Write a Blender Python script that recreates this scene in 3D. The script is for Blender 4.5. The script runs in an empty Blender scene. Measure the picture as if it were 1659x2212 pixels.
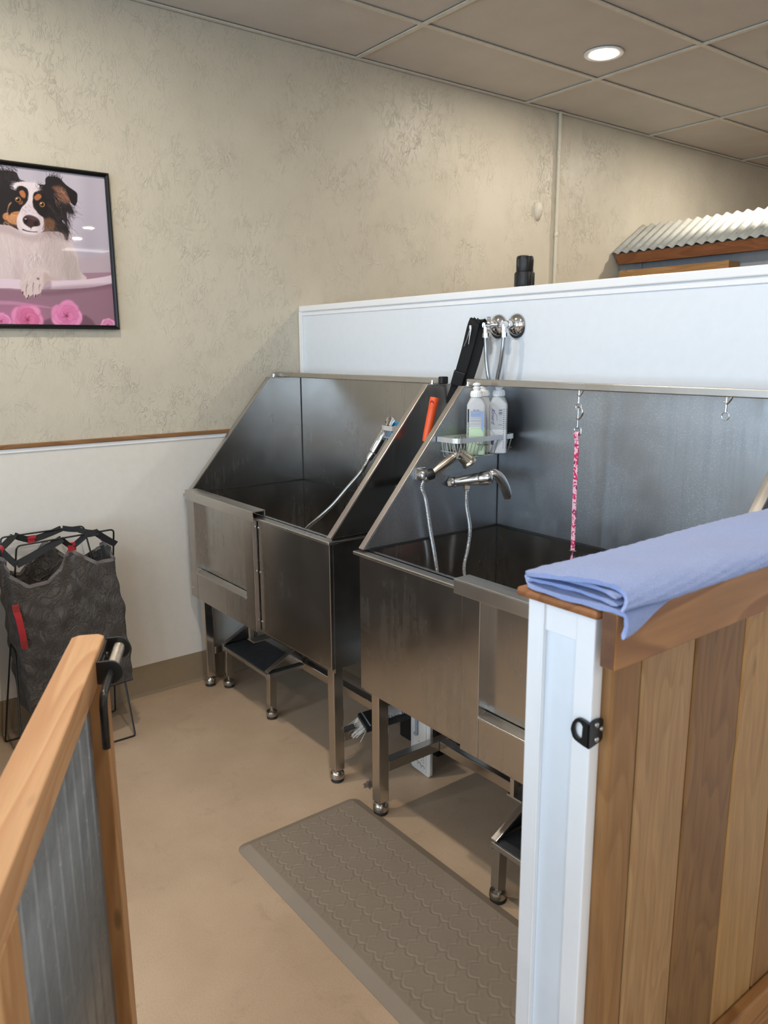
import bpy, bmesh, math, random
import numpy as np
from mathutils import Vector, Matrix
random.seed(7)
rng = np.random.default_rng(7)
PI = math.pi
SC = bpy.context.scene
COL = SC.collection

# ------------------------------------------------------------------ helpers
class MB:
    """collects geometry in world coordinates; build() links it as one mesh object"""
    def __init__(s):
        s.v = []; s.f = []; s.mi = []; s.cur = 0
    def add(s, vs, fs):
        n = len(s.v)
        s.v.extend([tuple(float(c) for c in p) for p in vs])
        for f in fs:
            s.f.append([i + n for i in f]); s.mi.append(s.cur)
        return s
    def box(s, x0, x1, y0, y1, z0, z1):
        vs = [(x, y, z) for z in (z0, z1) for y in (y0, y1) for x in (x0, x1)]
        return s.add(vs, [(0, 2, 3, 1), (4, 5, 7, 6), (0, 1, 5, 4), (2, 6, 7, 3), (0, 4, 6, 2), (1, 3, 7, 5)])
    def obox(s, o, ax, ay, az):
        """box from corner o with edge vectors"""
        o, ax, ay, az = map(Vector, (o, ax, ay, az))
        vs = [o + ax * i + ay * j + az * k for k in (0, 1) for j in (0, 1) for i in (0, 1)]
        return s.add(vs, [(0, 2, 3, 1), (4, 5, 7, 6), (0, 1, 5, 4), (2, 6, 7, 3), (0, 4, 6, 2), (1, 3, 7, 5)])
    def bar(s, a, b, w, h, up=(0, 0, 1)):
        """square bar from a to b, w sideways, h along up"""
        a, b, up = Vector(a), Vector(b), Vector(up)
        d = (b - a).normalized(); sd = d.cross(up).normalized(); u = sd.cross(d).normalized()
        return s.obox(a - sd * w / 2 - u * h / 2, b - a, sd * w, u * h)
    def prism(s, pts, v):
        """planar polygon (3D points) pushed along v"""
        n = len(pts); v = Vector(v); p = [Vector(q) for q in pts]
        vs = p + [q + v for q in p]
        fs = [tuple(range(n - 1, -1, -1)), tuple(range(n, 2 * n))]
        fs += [(i, (i + 1) % n, n + (i + 1) % n, n + i) for i in range(n)]
        return s.add(vs, fs)
    def tube(s, pts, r, seg=10, closed=False, caps=True):
        P = [Vector(p) for p in pts]; n = len(P)
        R = r if isinstance(r, (list, tuple, np.ndarray)) else [r] * n
        T = []
        for i in range(n):
            a = P[(i - 1) % n] if (closed or i > 0) else P[i]
            b = P[(i + 1) % n] if (closed or i < n - 1) else P[i]
            t = (b - a)
            T.append(t.normalized() if t.length > 1e-9 else Vector((0, 0, 1)))
        u = T[0].orthogonal().normalized()
        vs = []
        for i in range(n):
            u = (u - T[i] * u.dot(T[i]))
            u = u.normalized() if u.length > 1e-6 else T[i].orthogonal().normalized()
            w = T[i].cross(u)
            for k in range(seg):
                a = 2 * PI * k / seg
                vs.append(P[i] + (u * math.cos(a) + w * math.sin(a)) * R[i])
        fs = []
        m = n if closed else n - 1
        for i in range(m):
            j = (i + 1) % n
            for k in range(seg):
                k2 = (k + 1) % seg
                fs.append((i * seg + k, i * seg + k2, j * seg + k2, j * seg + k))
        if caps and not closed:
            fs.append(tuple(range(seg - 1, -1, -1))); fs.append(tuple((n - 1) * seg + k for k in range(seg)))
        return s.add(vs, fs)
    def lathe(s, prof, o, d=(0, 0, 1), seg=24):
        """prof: list of (radius, distance along d)"""
        o, d = Vector(o), Vector(d).normalized(); u = d.orthogonal().normalized(); w = d.cross(u)
        vs = []; n = len(prof)
        for r, h in prof:
            for k in range(seg):
                a = 2 * PI * k / seg
                vs.append(o + d * h + (u * math.cos(a) + w * math.sin(a)) * max(r, 1e-5))
        fs = []
        for i in range(n - 1):
            for k in range(seg):
                k2 = (k + 1) % seg
                fs.append((i * seg + k, i * seg + k2, (i + 1) * seg + k2, (i + 1) * seg + k))
        fs.append(tuple(range(seg - 1, -1, -1))); fs.append(tuple((n - 1) * seg + k for k in range(seg)))
        return s.add(vs, fs)
    def grid(s, G):
        """G: (n,m,3) array"""
        n, m = len(G), len(G[0])
        vs = [tuple(G[i][j]) for i in range(n) for j in range(m)]
        fs = [(i * m + j, i * m + j + 1, (i + 1) * m + j + 1, (i + 1) * m + j) for i in range(n - 1) for j in range(m - 1)]
        return s.add(vs, fs)
    def build(s, name, m, parent=None, smooth=None, bevel=0.0, bseg=2):
        me = bpy.data.meshes.new(name)
        off = Vector((0, 0, 0))
        p = parent
        while p is not None:
            off += p.location; p = p.parent
        me.from_pydata([(x - off.x, y - off.y, z - off.z) for x, y, z in s.v], [], s.f)
        ms = m if isinstance(m, (list, tuple)) else [m]
        for q in ms: me.materials.append(q)
        if len(ms) > 1: me.polygons.foreach_set('material_index', s.mi)
        bm = bmesh.new(); bm.from_mesh(me)
        bmesh.ops.recalc_face_normals(bm, faces=bm.faces)
        bm.to_mesh(me); bm.free()
        o = bpy.data.objects.new(name, me); COL.objects.link(o)
        if parent is not None: o.parent = parent
        if smooth is not None:
            me.polygons.foreach_set('use_smooth', [True] * len(me.polygons))
            if smooth < 179:
                me.set_sharp_from_angle(angle=math.radians(smooth))
        if bevel > 0:
            b = o.modifiers.new('bevel', 'BEVEL'); b.width = bevel; b.segments = bseg; b.limit_method = 'ANGLE'; b.angle_limit = math.radians(40)
        me.update()
        return o

def thing(name, label, cat, loc, group=None):
    o = bpy.data.objects.new(name, None); COL.objects.link(o)
    o.location = loc; o.empty_display_size = .05
    o['label'] = label; o['category'] = cat
    if group: o['group'] = group
    return o
def tag(o, label, cat, group=None):
    o['label'] = label; o['category'] = cat
    if group: o['group'] = group
    return o
def struct(o, label=None, cat=None):
    o['kind'] = 'structure'
    if label: o['label'] = label
    if cat: o['category'] = cat
    return o
def smoothpts(pts, n=8, closed=False):
    """Catmull-Rom through points"""
    P = [Vector(p) for p in pts]; N = len(P); out = []
    rngi = range(N if closed else N - 1)
    for i in rngi:
        p0 = P[(i - 1) % N] if (closed or i > 0) else P[i] * 2 - P[i + 1]
        p1, p2 = P[i], P[(i + 1) % N]
        p3 = P[(i + 2) % N] if (closed or i + 2 < N) else P[i + 1] * 2 - P[i]
        for k in range(n):
            t = k / n
            out.append(0.5 * ((2 * p1) + (p2 - p0) * t + (2 * p0 - 5 * p1 + 4 * p2 - p3) * t * t + (3 * p1 - p0 - 3 * p2 + p3) * t ** 3))
    if not closed: out.append(P[-1])
    return out
def fillet(pts, r, n=5):
    """round the corners of an open polyline"""
    P = [Vector(p) for p in pts]; out = [P[0]]
    for i in range(1, len(P) - 1):
        a = (P[i - 1] - P[i]); b = (P[i + 1] - P[i]); rr = min(r, a.length * .45, b.length * .45)
        A = P[i] + a.normalized() * rr; B = P[i] + b.normalized() * rr
        for k in range(n + 1):
            t = k / n
            out.append(A * (1 - t) ** 2 + P[i] * 2 * t * (1 - t) + B * t * t)
    out.append(P[-1]); return out

# ------------------------------------------------------------------ materials
def lin(c):
    return tuple(((v / 12.92) if v <= .04045 else ((v + .055) / 1.055) ** 2.4) for v in c)
def rgb(r, g, b):
    return lin((r / 255, g / 255, b / 255))
class NT:
    def __init__(s, name):
        s.m = bpy.data.materials.new(name); s.m.use_nodes = True
        s.t = s.m.node_tree; s.b = s.t.nodes['Principled BSDF']; s.out = s.t.nodes['Material Output']
    def n(s, typ, **kw):
        o = s.t.nodes.new(typ)
        for k, v in kw.items():
            if k in o.inputs: o.inputs[k].default_value = v
            else: setattr(o, k, v)
        return o
    def l(s, a, b): s.t.links.new(a, b)
    def coords(s, scale=(1, 1, 1), rot=(0, 0, 0)):
        c = s.n('ShaderNodeTexCoord'); mp = s.n('ShaderNodeMapping')
        mp.inputs['Scale'].default_value = scale; mp.inputs['Rotation'].default_value = rot
        s.l(c.outputs['Object'], mp.inputs['Vector']); return mp.outputs['Vector']
    def noise(s, vec, scale, detail=3., rough=.55, dist=0.):
        o = s.n('ShaderNodeTexNoise'); o.inputs['Scale'].default_value = scale; o.inputs['Detail'].default_value = detail
        o.inputs['Roughness'].default_value = rough; o.inputs['Distortion'].default_value = dist
        if vec is not None: s.l(vec, o.inputs['Vector'])
        return o.outputs['Fac']
    def ramp(s, fac, stops):
        o = s.n('ShaderNodeValToRGB'); e = o.color_ramp.elements
        while len(e) < len(stops): e.new(.5)
        for i, (p, c) in enumerate(stops):
            e[i].position = p; e[i].color = (c[0], c[1], c[2], 1) if hasattr(c, '__len__') else (c, c, c, 1)
        s.l(fac, o.inputs['Fac']); return o.outputs['Color']
    def math(s, op, a, b=None, clamp=False):
        o = s.n('ShaderNodeMath', operation=op); o.use_clamp = clamp
        for i, v in enumerate((a, b)):
            if v is None: continue
            if isinstance(v, (int, float)): o.inputs[i].default_value = v
            else: s.l(v, o.inputs[i])
        return o.outputs[0]
    def mix(s, fac, a, b, mode='MIX'):
        o = s.n('ShaderNodeMix', data_type='RGBA', blend_type=mode)
        for sock, v in ((o.inputs[0], fac), (o.inputs[6], a), (o.inputs[7], b)):
            if isinstance(v, (int, float)): sock.default_value = v
            elif isinstance(v, (tuple, list)): sock.default_value = (v[0], v[1], v[2], 1)
            else: s.l(v, sock)
        return o.outputs[2]
    def bump(s, h, strength=.3, dist=.01):
        o = s.n('ShaderNodeBump'); o.inputs['Strength'].default_value = strength; o.inputs['Distance'].default_value = dist
        s.l(h, o.inputs['Height']); s.l(o.outputs['Normal'], s.b.inputs['Normal']); return o
    def set(s, **kw):
        al = {'color': 'Base Color', 'rough': 'Roughness', 'metal': 'Metallic', 'spec': 'Specular IOR Level', 'coat': 'Coat Weight',
              'coat_rough': 'Coat Roughness', 'trans': 'Transmission Weight', 'ior': 'IOR', 'sheen': 'Sheen Weight', 'sheen_rough': 'Sheen Roughness', 'aniso': 'Anisotropic'}
        for k, v in kw.items():
            i = s.b.inputs[al[k]]
            if isinstance(v, (int, float)): i.default_value = v
            elif isinstance(v, (tuple, list)): i.default_value = (v[0], v[1], v[2], 1)
            else: s.l(v, i)
        return s

def plain(name, col, rough=.5, metal=0., spec=.5, var=.06, scale=30., bump=0., bscale=200., **kw):
    """simple procedural finish: slight mottling and an optional fine grain"""
    t = NT(name); v = t.coords()
    f = t.noise(v, scale, 4.)
    c2 = tuple(max(0, c * (1 - var * 2)) for c in col)
    t.set(color=t.ramp(f, [(.3, c2), (.7, col)]), rough=rough, metal=metal, spec=spec, **kw)
    if bump > 0: t.bump(t.noise(v, bscale, 3.), bump, .002)
    return t.m

def m_wall():
    t = NT('cream_texture_paint'); v = t.coords()
    vz = t.coords((1, 1, .55))
    n1 = t.noise(vz, 27, 4., .6, 1.3)
    ridge = t.ramp(n1, [(.465, 0), (.5, 1), (.535, 0)])
    n2 = t.noise(v, 3.2, 2.)
    mask = t.ramp(n2, [(.38, .12), (.62, 1)])
    n3 = t.noise(v, 14, 3.)
    mask2 = t.ramp(n3, [(.4, .15), (.6, 1)])
    h = t.math('MULTIPLY', t.math('MULTIPLY', ridge, mask), mask2)
    fine = t.math('MULTIPLY', t.noise(v, 130, 3.), .12)
    lump = t.math('MULTIPLY', t.noise(v, 20, 2.), .45)
    h = t.math('ADD', t.math('ADD', h, fine), lump)
    t.set(color=t.ramp(t.noise(v, 5, 3.), [(.3, rgb(197, 189, 171)), (.7, rgb(203, 195, 177))]), rough=.42, spec=.42)
    t.bump(h, .60, .0044)
    return t.m

def m_floor():
    t = NT('tan_sealed_concrete'); v = t.coords()
    a = t.noise(v, 2.2, 5., .6)
    base = t.ramp(a, [(.3, rgb(176, 150, 124)), (.7, rgb(192, 166, 139))])
    sp = t.ramp(t.noise(v, 260, 2.), [(.36, 1), (.5, 0)])
    base = t.mix(t.math('MULTIPLY', sp, .16), base, rgb(120, 98, 78))
    st = t.ramp(t.noise(v, 7, 6., .7, .6), [(.58, 0), (.72, 1)])
    base = t.mix(t.math('MULTIPLY', st, .28), base, rgb(130, 106, 84))
    t.set(color=base, rough=t.ramp(t.noise(v, 9, 4.), [(.3, .42), (.7, .58)]), spec=.4)
    t.bump(t.noise(v, 120, 3.), .12, .003)
    return t.m

def m_ceiling():
    t = NT('ceiling_tile_vinyl'); v = t.coords()
    t.set(color=t.ramp(t.noise(v, 4, 4.), [(.3, rgb(196, 190, 182)), (.7, rgb(203, 197, 189))]), rough=.55, spec=.3)
    h = t.math('ADD', t.noise(v, 420, 2.), t.math('MULTIPLY', t.noise(t.coords((1, 2.5, 1)), 130, 2.), .8))
    t.bump(h, .35, .002)
    return t.m

def m_steel(name, col=(.50, .48, .455), r0=.2, r1=.30, streak=1., vertical=True, water=0.):
    t = NT(name); v = t.coords()
    sc = (70, 70, .9) if vertical else (.9, 70, 70)
    br = t.noise(t.coords(sc), 6, 2., .6)
    drip = t.noise(t.coords((17, 17, .9)), 2.2, 4., .65, .3)
    blot = t.noise(v, 3.4, 3., .55, .9)
    film = t.math('MULTIPLY', t.ramp(drip, [(.47, 0), (.60, 1)]), t.ramp(blot, [(.46, 0), (.62, 1)]))
    patch = t.ramp(t.noise(v, 2.6, 3., .5, 1.2), [(.47, 0), (.53, 1)])
    c = t.mix(t.math('MULTIPLY', br, .16), col, tuple(k * .75 for k in col))
    c = t.mix(t.math('MULTIPLY', film, .28 * streak), c, tuple(k * .66 for k in col))
    c = t.mix(t.math('MULTIPLY', patch, .16 * streak), c, tuple(k * .70 for k in col))
    rr = t.math('ADD', t.ramp(blot, [(.3, r0), (.7, r1)]), t.math('MULTIPLY', film, .05 * streak))
    h = br
    if water > 0:
        vo = t.n('ShaderNodeTexVoronoi'); vo.inputs['Scale'].default_value = 190; t.l(v, vo.inputs['Vector'])
        dr = t.ramp(vo.outputs['Distance'], [(.14, 1), (.34, 0)])
        dens = t.ramp(t.noise(v, 3.0, 4.), [(.40, .15), (.62, 1)])
        dd = t.math('MULTIPLY', dr, dens)
        c = t.mix(t.math('MULTIPLY', dd, .55), c, (.80, .82, .84))
        rr = t.math('ADD', rr, t.math('MULTIPLY', dens, .10 * water))
        h = t.math('ADD', t.math('MULTIPLY', br, .2), t.math('MULTIPLY', dd, .8 * water))
    t.set(color=c, metal=1., rough=rr, aniso=.3)
    t.bump(h, .012 if water == 0 else .07, .0010)
    return t.m

def m_wood(name, c1, c2, axis='y', scale=1., dark=None, rough=.5, knots=True, ring=9., contrast=.16):
    t = NT(name)
    s = {'x': (.07, 1, 1), 'y': (1, .07, 1), 'z': (1, 1, .07)}[axis]
    s2 = {'x': (.16, 1, 1), 'y': (1, .16, 1), 'z': (1, 1, .16)}[axis]
    fib = t.noise(t.coords(tuple(k * scale for k in s)), 90, 4., .65)
    big = t.noise(t.coords(tuple(k * scale for k in s2)), 5.5, 2., .5, .6)
    rg = t.math('FRACT', t.math('MULTIPLY', big, ring))
    rg = t.ramp(rg, [(.0, .1), (.55, .55), (.82, 1), (.9, .9), (1., .1)])
    c = t.mix(rg, c1, c2)
    c = t.mix(t.ramp(fib, [(.35, contrast * 2.2), (.65, 0)]), c, dark or tuple(k * .35 for k in c1))
    if knots:
        vo = t.n('ShaderNodeTexVoronoi'); vo.inputs['Scale'].default_value = 6.5; vo.inputs['Randomness'].default_value = 1
        t.l(t.coords(tuple(k ** .45 for k in s)), vo.inputs['Vector'])
        kn = t.ramp(vo.outputs['Distance'], [(.0, 1), (.035, .9), (.06, 0)])
        c = t.mix(t.math('MULTIPLY', kn, .75), c, dark or tuple(k * .3 for k in c1))
    t.set(color=c, rough=rough, spec=.35)
    t.bump(t.math('ADD', fib, t.math('MULTIPLY', rg, .25)), .25, .0015)
    return t.m

def m_fabric(name, col, col2, scale=900, rough=.75, bump=.5, sheen=.2, wr=0):
    t = NT(name); v = t.coords()
    w = t.noise(v, scale, 2.)
    t.set(color=t.mix(t.ramp(w, [(.3, 0), (.7, 1)]), col2, col), rough=rough, sheen=sheen)
    h = w
    if wr:
        cr = t.noise(t.coords((1, 1, .7)), 11, 5., .62, 2.2)
        cr = t.ramp(cr, [(.42, 0), (.5, 1), (.58, 0)])
        h = t.math('ADD', t.math('MULTIPLY', w, .18), t.math('MULTIPLY', cr, wr))
    t.bump(h, bump, .012 if wr else .004)
    return t.m

def m_galv(name, col=(.50, .53, .54), rough=.34, metal=.85):
    t = NT(name); v = t.coords()
    vo = t.n('ShaderNodeTexVoronoi'); vo.inputs['Scale'].default_value = 48; t.l(t.coords((1, 1, .5)), vo.inputs['Vector'])
    sp = t.noise(v, 22, 4., .7)
    c = t.mix(t.math('MULTIPLY', t.ramp(sp, [(.35, 0), (.7, 1)]), .5), col, tuple(k * .6 for k in col))
    wh = t.ramp(t.noise(v, 60, 5., .75), [(.62, 0), (.72, 1)])
    c = t.mix(t.math('MULTIPLY', wh, .45), c, (.8, .82, .82))
    t.set(color=c, metal=metal, rough=t.math('ADD', t.math('MULTIPLY', sp, .25), rough - .1))
    return t.m

M = {}
M['wall'] = m_wall()
M['floor'] = m_floor()
M['ceil'] = m_ceiling()
M['grid'] = plain('ceiling_grid_enamel', rgb(214, 209, 196), .4)
M['frp'] = plain('white_wainscot_panel', rgb(226, 221, 212), .32, var=.02, bump=.12, bscale=90)
M['panel'] = plain('white_partition_panel', rgb(226, 231, 236), .3, var=.015, bump=.05, bscale=60)
M['pvc'] = plain('white_pvc_trim', rgb(238, 238, 238), .28, var=.01)
M['base'] = plain('taupe_vinyl_base', rgb(146, 127, 102), .5, var=.03)
M['steel'] = m_steel('brushed_stainless_panel', r0=.20, r1=.27)
M['steel_wet'] = m_steel('wet_stainless_splash', col=(.44, .455, .47), r0=.28, r1=.36, streak=1.2, water=1.)
M['steel_trim'] = m_steel('stainless_trim', col=(.56, .53, .49), r0=.24, r1=.4, streak=.3, vertical=False)
M['steel_leg'] = m_steel('stainless_tube', col=(.55, .52, .48), r0=.14, r1=.26, streak=.3)
M['chrome'] = plain('polished_chrome', (.78, .78, .78), .1, 1., var=.05, scale=60)
M['nickel'] = plain('brushed_nickel', (.52, .47, .40), .26, 1., var=.06, scale=80)
M['satin'] = plain('satin_chrome', (.6, .6, .6), .22, 1., var=.08, scale=50)
M['black'] = plain('black_plastic', (.012, .012, .013), .4, var=.1)
M['blackgloss'] = plain('black_gloss_lacquer', (.004, .004, .004), .28, var=.1, spec=.3)
M['powder'] = plain('black_powder_coat', (.012, .012, .012), .3, var=.1, bump=.1, bscale=600)
M['rubber'] = plain('dark_rubber', (.02, .02, .02), .6, var=.1)
M['tread'] = plain('black_grip_tread', (.05, .052, .055), .45, var=.25, scale=40, bump=.4, bscale=120)
M['web'] = m_fabric('black_webbing', (.009, .009, .010), (.004, .004, .004), 1200, .75, .4, 0.)
M['redweb'] = m_fabric('red_webbing', rgb(196, 42, 48), rgb(150, 26, 34), 1200, .75, .4, .1)
M['orange'] = plain('orange_plastic', rgb(238, 92, 40), .4, var=.04)
M['blue'] = plain('bright_blue_silicone', rgb(20, 150, 214), .35, var=.1)
M['wirewhite'] = plain('silver_coated_wire', (.72, .72, .71), .3, .65, var=.03)
M['cream'] = plain('cream_plastic', rgb(206, 198, 180), .45, var=.02)
M['pipepaint'] = plain('painted_conduit', rgb(205, 198, 180), .4, var=.02, bump=.1, bscale=80)
M['whiteplastic'] = plain('white_plastic', rgb(216, 212, 206), .4, var=.02)
M['galv'] = m_galv('galvanized_sheet', (.30, .31, .315), .52)
M['galv_roof'] = m_galv('weathered_corrugated_sheet', (.45, .455, .42), .62, .25)
M['bluegrey'] = plain('blue_grey_board', rgb(150, 158, 166), .6, var=.05)
M['mat'] = plain('taupe_foam_mat', rgb(137, 123, 108), .5, var=.03, scale=6, bump=.1, bscale=400)
M['bottle'] = None
M['leg_glide'] = M['nickel']
M['cedar'] = m_wood('gate_cedar', rgb(208, 164, 120), rgb(188, 138, 96), 'x', 1., rough=.42, ring=16, contrast=.08)
M['cedar_v'] = m_wood('gate_cedar_upright', rgb(200, 154, 106), rgb(180, 130, 84), 'z', 1., rough=.45, contrast=.14, ring=12)
M['cap'] = m_wood('stained_cap_wood', rgb(158, 104, 62), rgb(132, 82, 48), 'y', 1., rough=.45, ring=14)
M['apron'] = m_wood('stained_apron_wood', rgb(176, 124, 72), rgb(142, 92, 50), 'y', .8, rough=.42, ring=24, contrast=.12)
M['b1'] = m_wood('stained_board_mid', rgb(160, 118, 74), rgb(146, 104, 62), 'z', 1., rough=.5, ring=18)
M['b2'] = m_wood('stained_board_light', rgb(176, 138, 94), rgb(162, 122, 80), 'z', 1., rough=.5, ring=22)
M['b3'] = m_wood('stained_board_dark', rgb(142, 103, 62), rgb(126, 88, 52), 'z', 1., rough=.5, ring=18)
M['b4'] = m_wood('stained_board_honey', rgb(180, 138, 86), rgb(168, 124, 74), 'z', 1., rough=.48, ring=14)
M['endgrain'] = plain('dark_end_grain', rgb(112, 74, 48), .6, var=.15, scale=60)
M['fascia'] = m_wood('fascia_wood', rgb(138, 88, 52), rgb(120, 72, 42), 'x', 1., rough=.5, ring=14)
M['oak'] = m_wood('box_wood', rgb(182, 140, 92), rgb(160, 116, 70), 'x', 1., rough=.5, knots=False, ring=18)
M['rail'] = m_wood('chair_rail_wood', rgb(156, 116, 76), rgb(132, 92, 56), 'y', 1., rough=.5, ring=12)
M['mesh'] = m_fabric('grey_mesh_fabric', rgb(96, 88, 81), rgb(46, 41, 38), 500, .55, .7, .1, wr=1.2)
M['meshtrim'] = m_fabric('grey_binding', rgb(136, 128, 122), rgb(80, 74, 70), 700, .6, .5, .2)
M['tuft'] = m_fabric('grey_dog_fur', rgb(120, 108, 98), rgb(84, 74, 66), 300, .9, 1., .2)
M['lint'] = m_fabric('white_fur_lint', rgb(206, 200, 196), rgb(160, 154, 150), 300, .9, 1., .3)

# ------------------------------------------------------------------ room shell
H = 3.01
X1, Y0, Y1 = 9.0, -4.8, 6.0
struct(MB().box(-.1, X1 + .1, Y0 - .1, Y1 + .1, -.12, 0).build('floor', M['floor']), 'tan sealed concrete floor', 'floor')
struct(MB().box(-.12, 0, Y0, Y1, 0, H + .1).build('wall_left', M['wall']), 'cream knockdown textured wall with a framed dog picture', 'wall')
struct(MB().box(X1, X1 + .12, Y0, Y1, 0, H + .1).build('wall_right', M['wall']), 'cream wall opposite the tubs', 'wall')
struct(MB().box(-.12, X1 + .12, Y1, Y1 + .12, 0, H + .1).build('wall_back', M['wall']), 'cream wall at far end of room', 'wall')
wf = MB()
WIN = [(.7, 2.5), (3.1, 5.1), (5.7, 8.3)]
zs0, zs1 = .75, 2.65
wf.box(-.12, X1 + .12, Y0 - .12, Y0, 0, zs0); wf.box(-.12, X1 + .12, Y0 - .12, Y0, zs1, H + .1)
xs = [-.12] + [k for w in WIN for k in w] + [X1 + .12]
for a, b in zip(xs[0::2], xs[1::2]): wf.box(a, b, Y0 - .12, Y0, zs0, zs1)
struct(wf.build('wall_front', M['wall']), 'cream shopfront wall with three windows', 'wall')
for i, (a, b) in enumerate(WIN):
    w = MB(); f = .05
    for (p, q, r, s_) in ((a, a + f, zs0, zs1), (b - f, b, zs0, zs1), (a, b, zs0, zs0 + f), (a, b, zs1 - f, zs1), ((a + b) / 2 - f / 2, (a + b) / 2 + f / 2, zs0, zs1)):
        w.box(p, q, Y0 - .1, Y0 - .04, r, s_)
    struct(w.build('window_%d' % (i + 1), M['black']), 'black framed shop window', 'window')

# ceiling: panels between T bars
cm = MB(); gm = MB()
xl = [0.52 + .61 * k for k in range(0, 14)]; yl = [0.355 + 1.22 * k for k in range(-5, 5)]
xe = [0.0] + xl + [X1]; ye = [Y0] + yl + [Y1]
for a, b in zip(xe[:-1], xe[1:]):
    for c, d in zip(ye[:-1], ye[1:]):
        cm.box(a + .010, b - .010, c + .010, d - .010, H + .008, H + .02)
cm.box(-.1, X1 + .1, Y0 - .1, Y1 + .1, H + .03, H + .12)
CE = struct(cm.build('ceiling', M['ceil']), 'suspended ceiling of pale grey tiles', 'ceiling')
for x in xl: gm.box(x - .012, x + .012, Y0, Y1, H - .002, H + .0025)
for y in yl: gm.box(0, X1, y - .012, y + .012, H - .0018, H + .0027)
for x in xl: gm.box(x - .002, x + .002, Y0, Y1, H, H + .03)
for y in yl: gm.box(0, X1, y - .002, y + .002, H, H + .03)
gm.box(.0, .022, Y0, Y1, H - .003, H + .0035); gm.box(0, .003, Y0, Y1, H - .003, H + .03)
gm.build('ceiling_grid', M['grid'], CE)

# wainscot, rail, base on the left wall
struct(MB().box(0, .006, Y0, -.012, .0, 1.214).build('trim_1', M['frp']), 'white wainscot panel on lower left wall', 'wall panel')
t2 = struct(MB().box(.0, .016, Y0, -.30, 1.214, 1.232).box(0, .0165, -.2995, -.012, 1.214, 1.232).build('trim_2', M['rail'], bevel=.003), 'narrow brown wooden rail above white wainscot', 'trim')
struct(MB().box(.0, .010, Y0, -.012, 1.196, 1.214).build('trim_3', M['pvc'], bevel=.002), 'white plastic edge strip under the wooden rail', 'trim')
bb = MB().prism([(0.006, Y0, 0), (.016, Y0, 0), (.012, Y0, .016), (.0095, Y0, .15), (.006, Y0, .15)], (0, -Y0 - .012, 0))
struct(bb.build('baseboard_left', M['base']), 'taupe vinyl baseboard along left wall', 'baseboard')

# back partition (half height) ------------------------------------------------
PX1 = 5.2
PW = struct(MB().box(0, PX1, .0, .11, 0, 1.79).build('wall_back_partition', M['panel']), 'white half height partition behind the tubs', 'wall')
MB().box(0, PX1, -.012, .125, 1.787, 1.815).build('partition_cap', M['pvc'], PW, bevel=.004)
MB().box(0, .022, -.010, 0, 0, 1.787).box(0.004, .018, -.016, -.01, 0, 1.787).build('corner_trim', M['pvc'], PW, bevel=.002)
MB().box(0.022, PX1, -.004, 0, 1.768, 1.787).build('cap_trim', M['pvc'], PW, bevel=.001)
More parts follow.
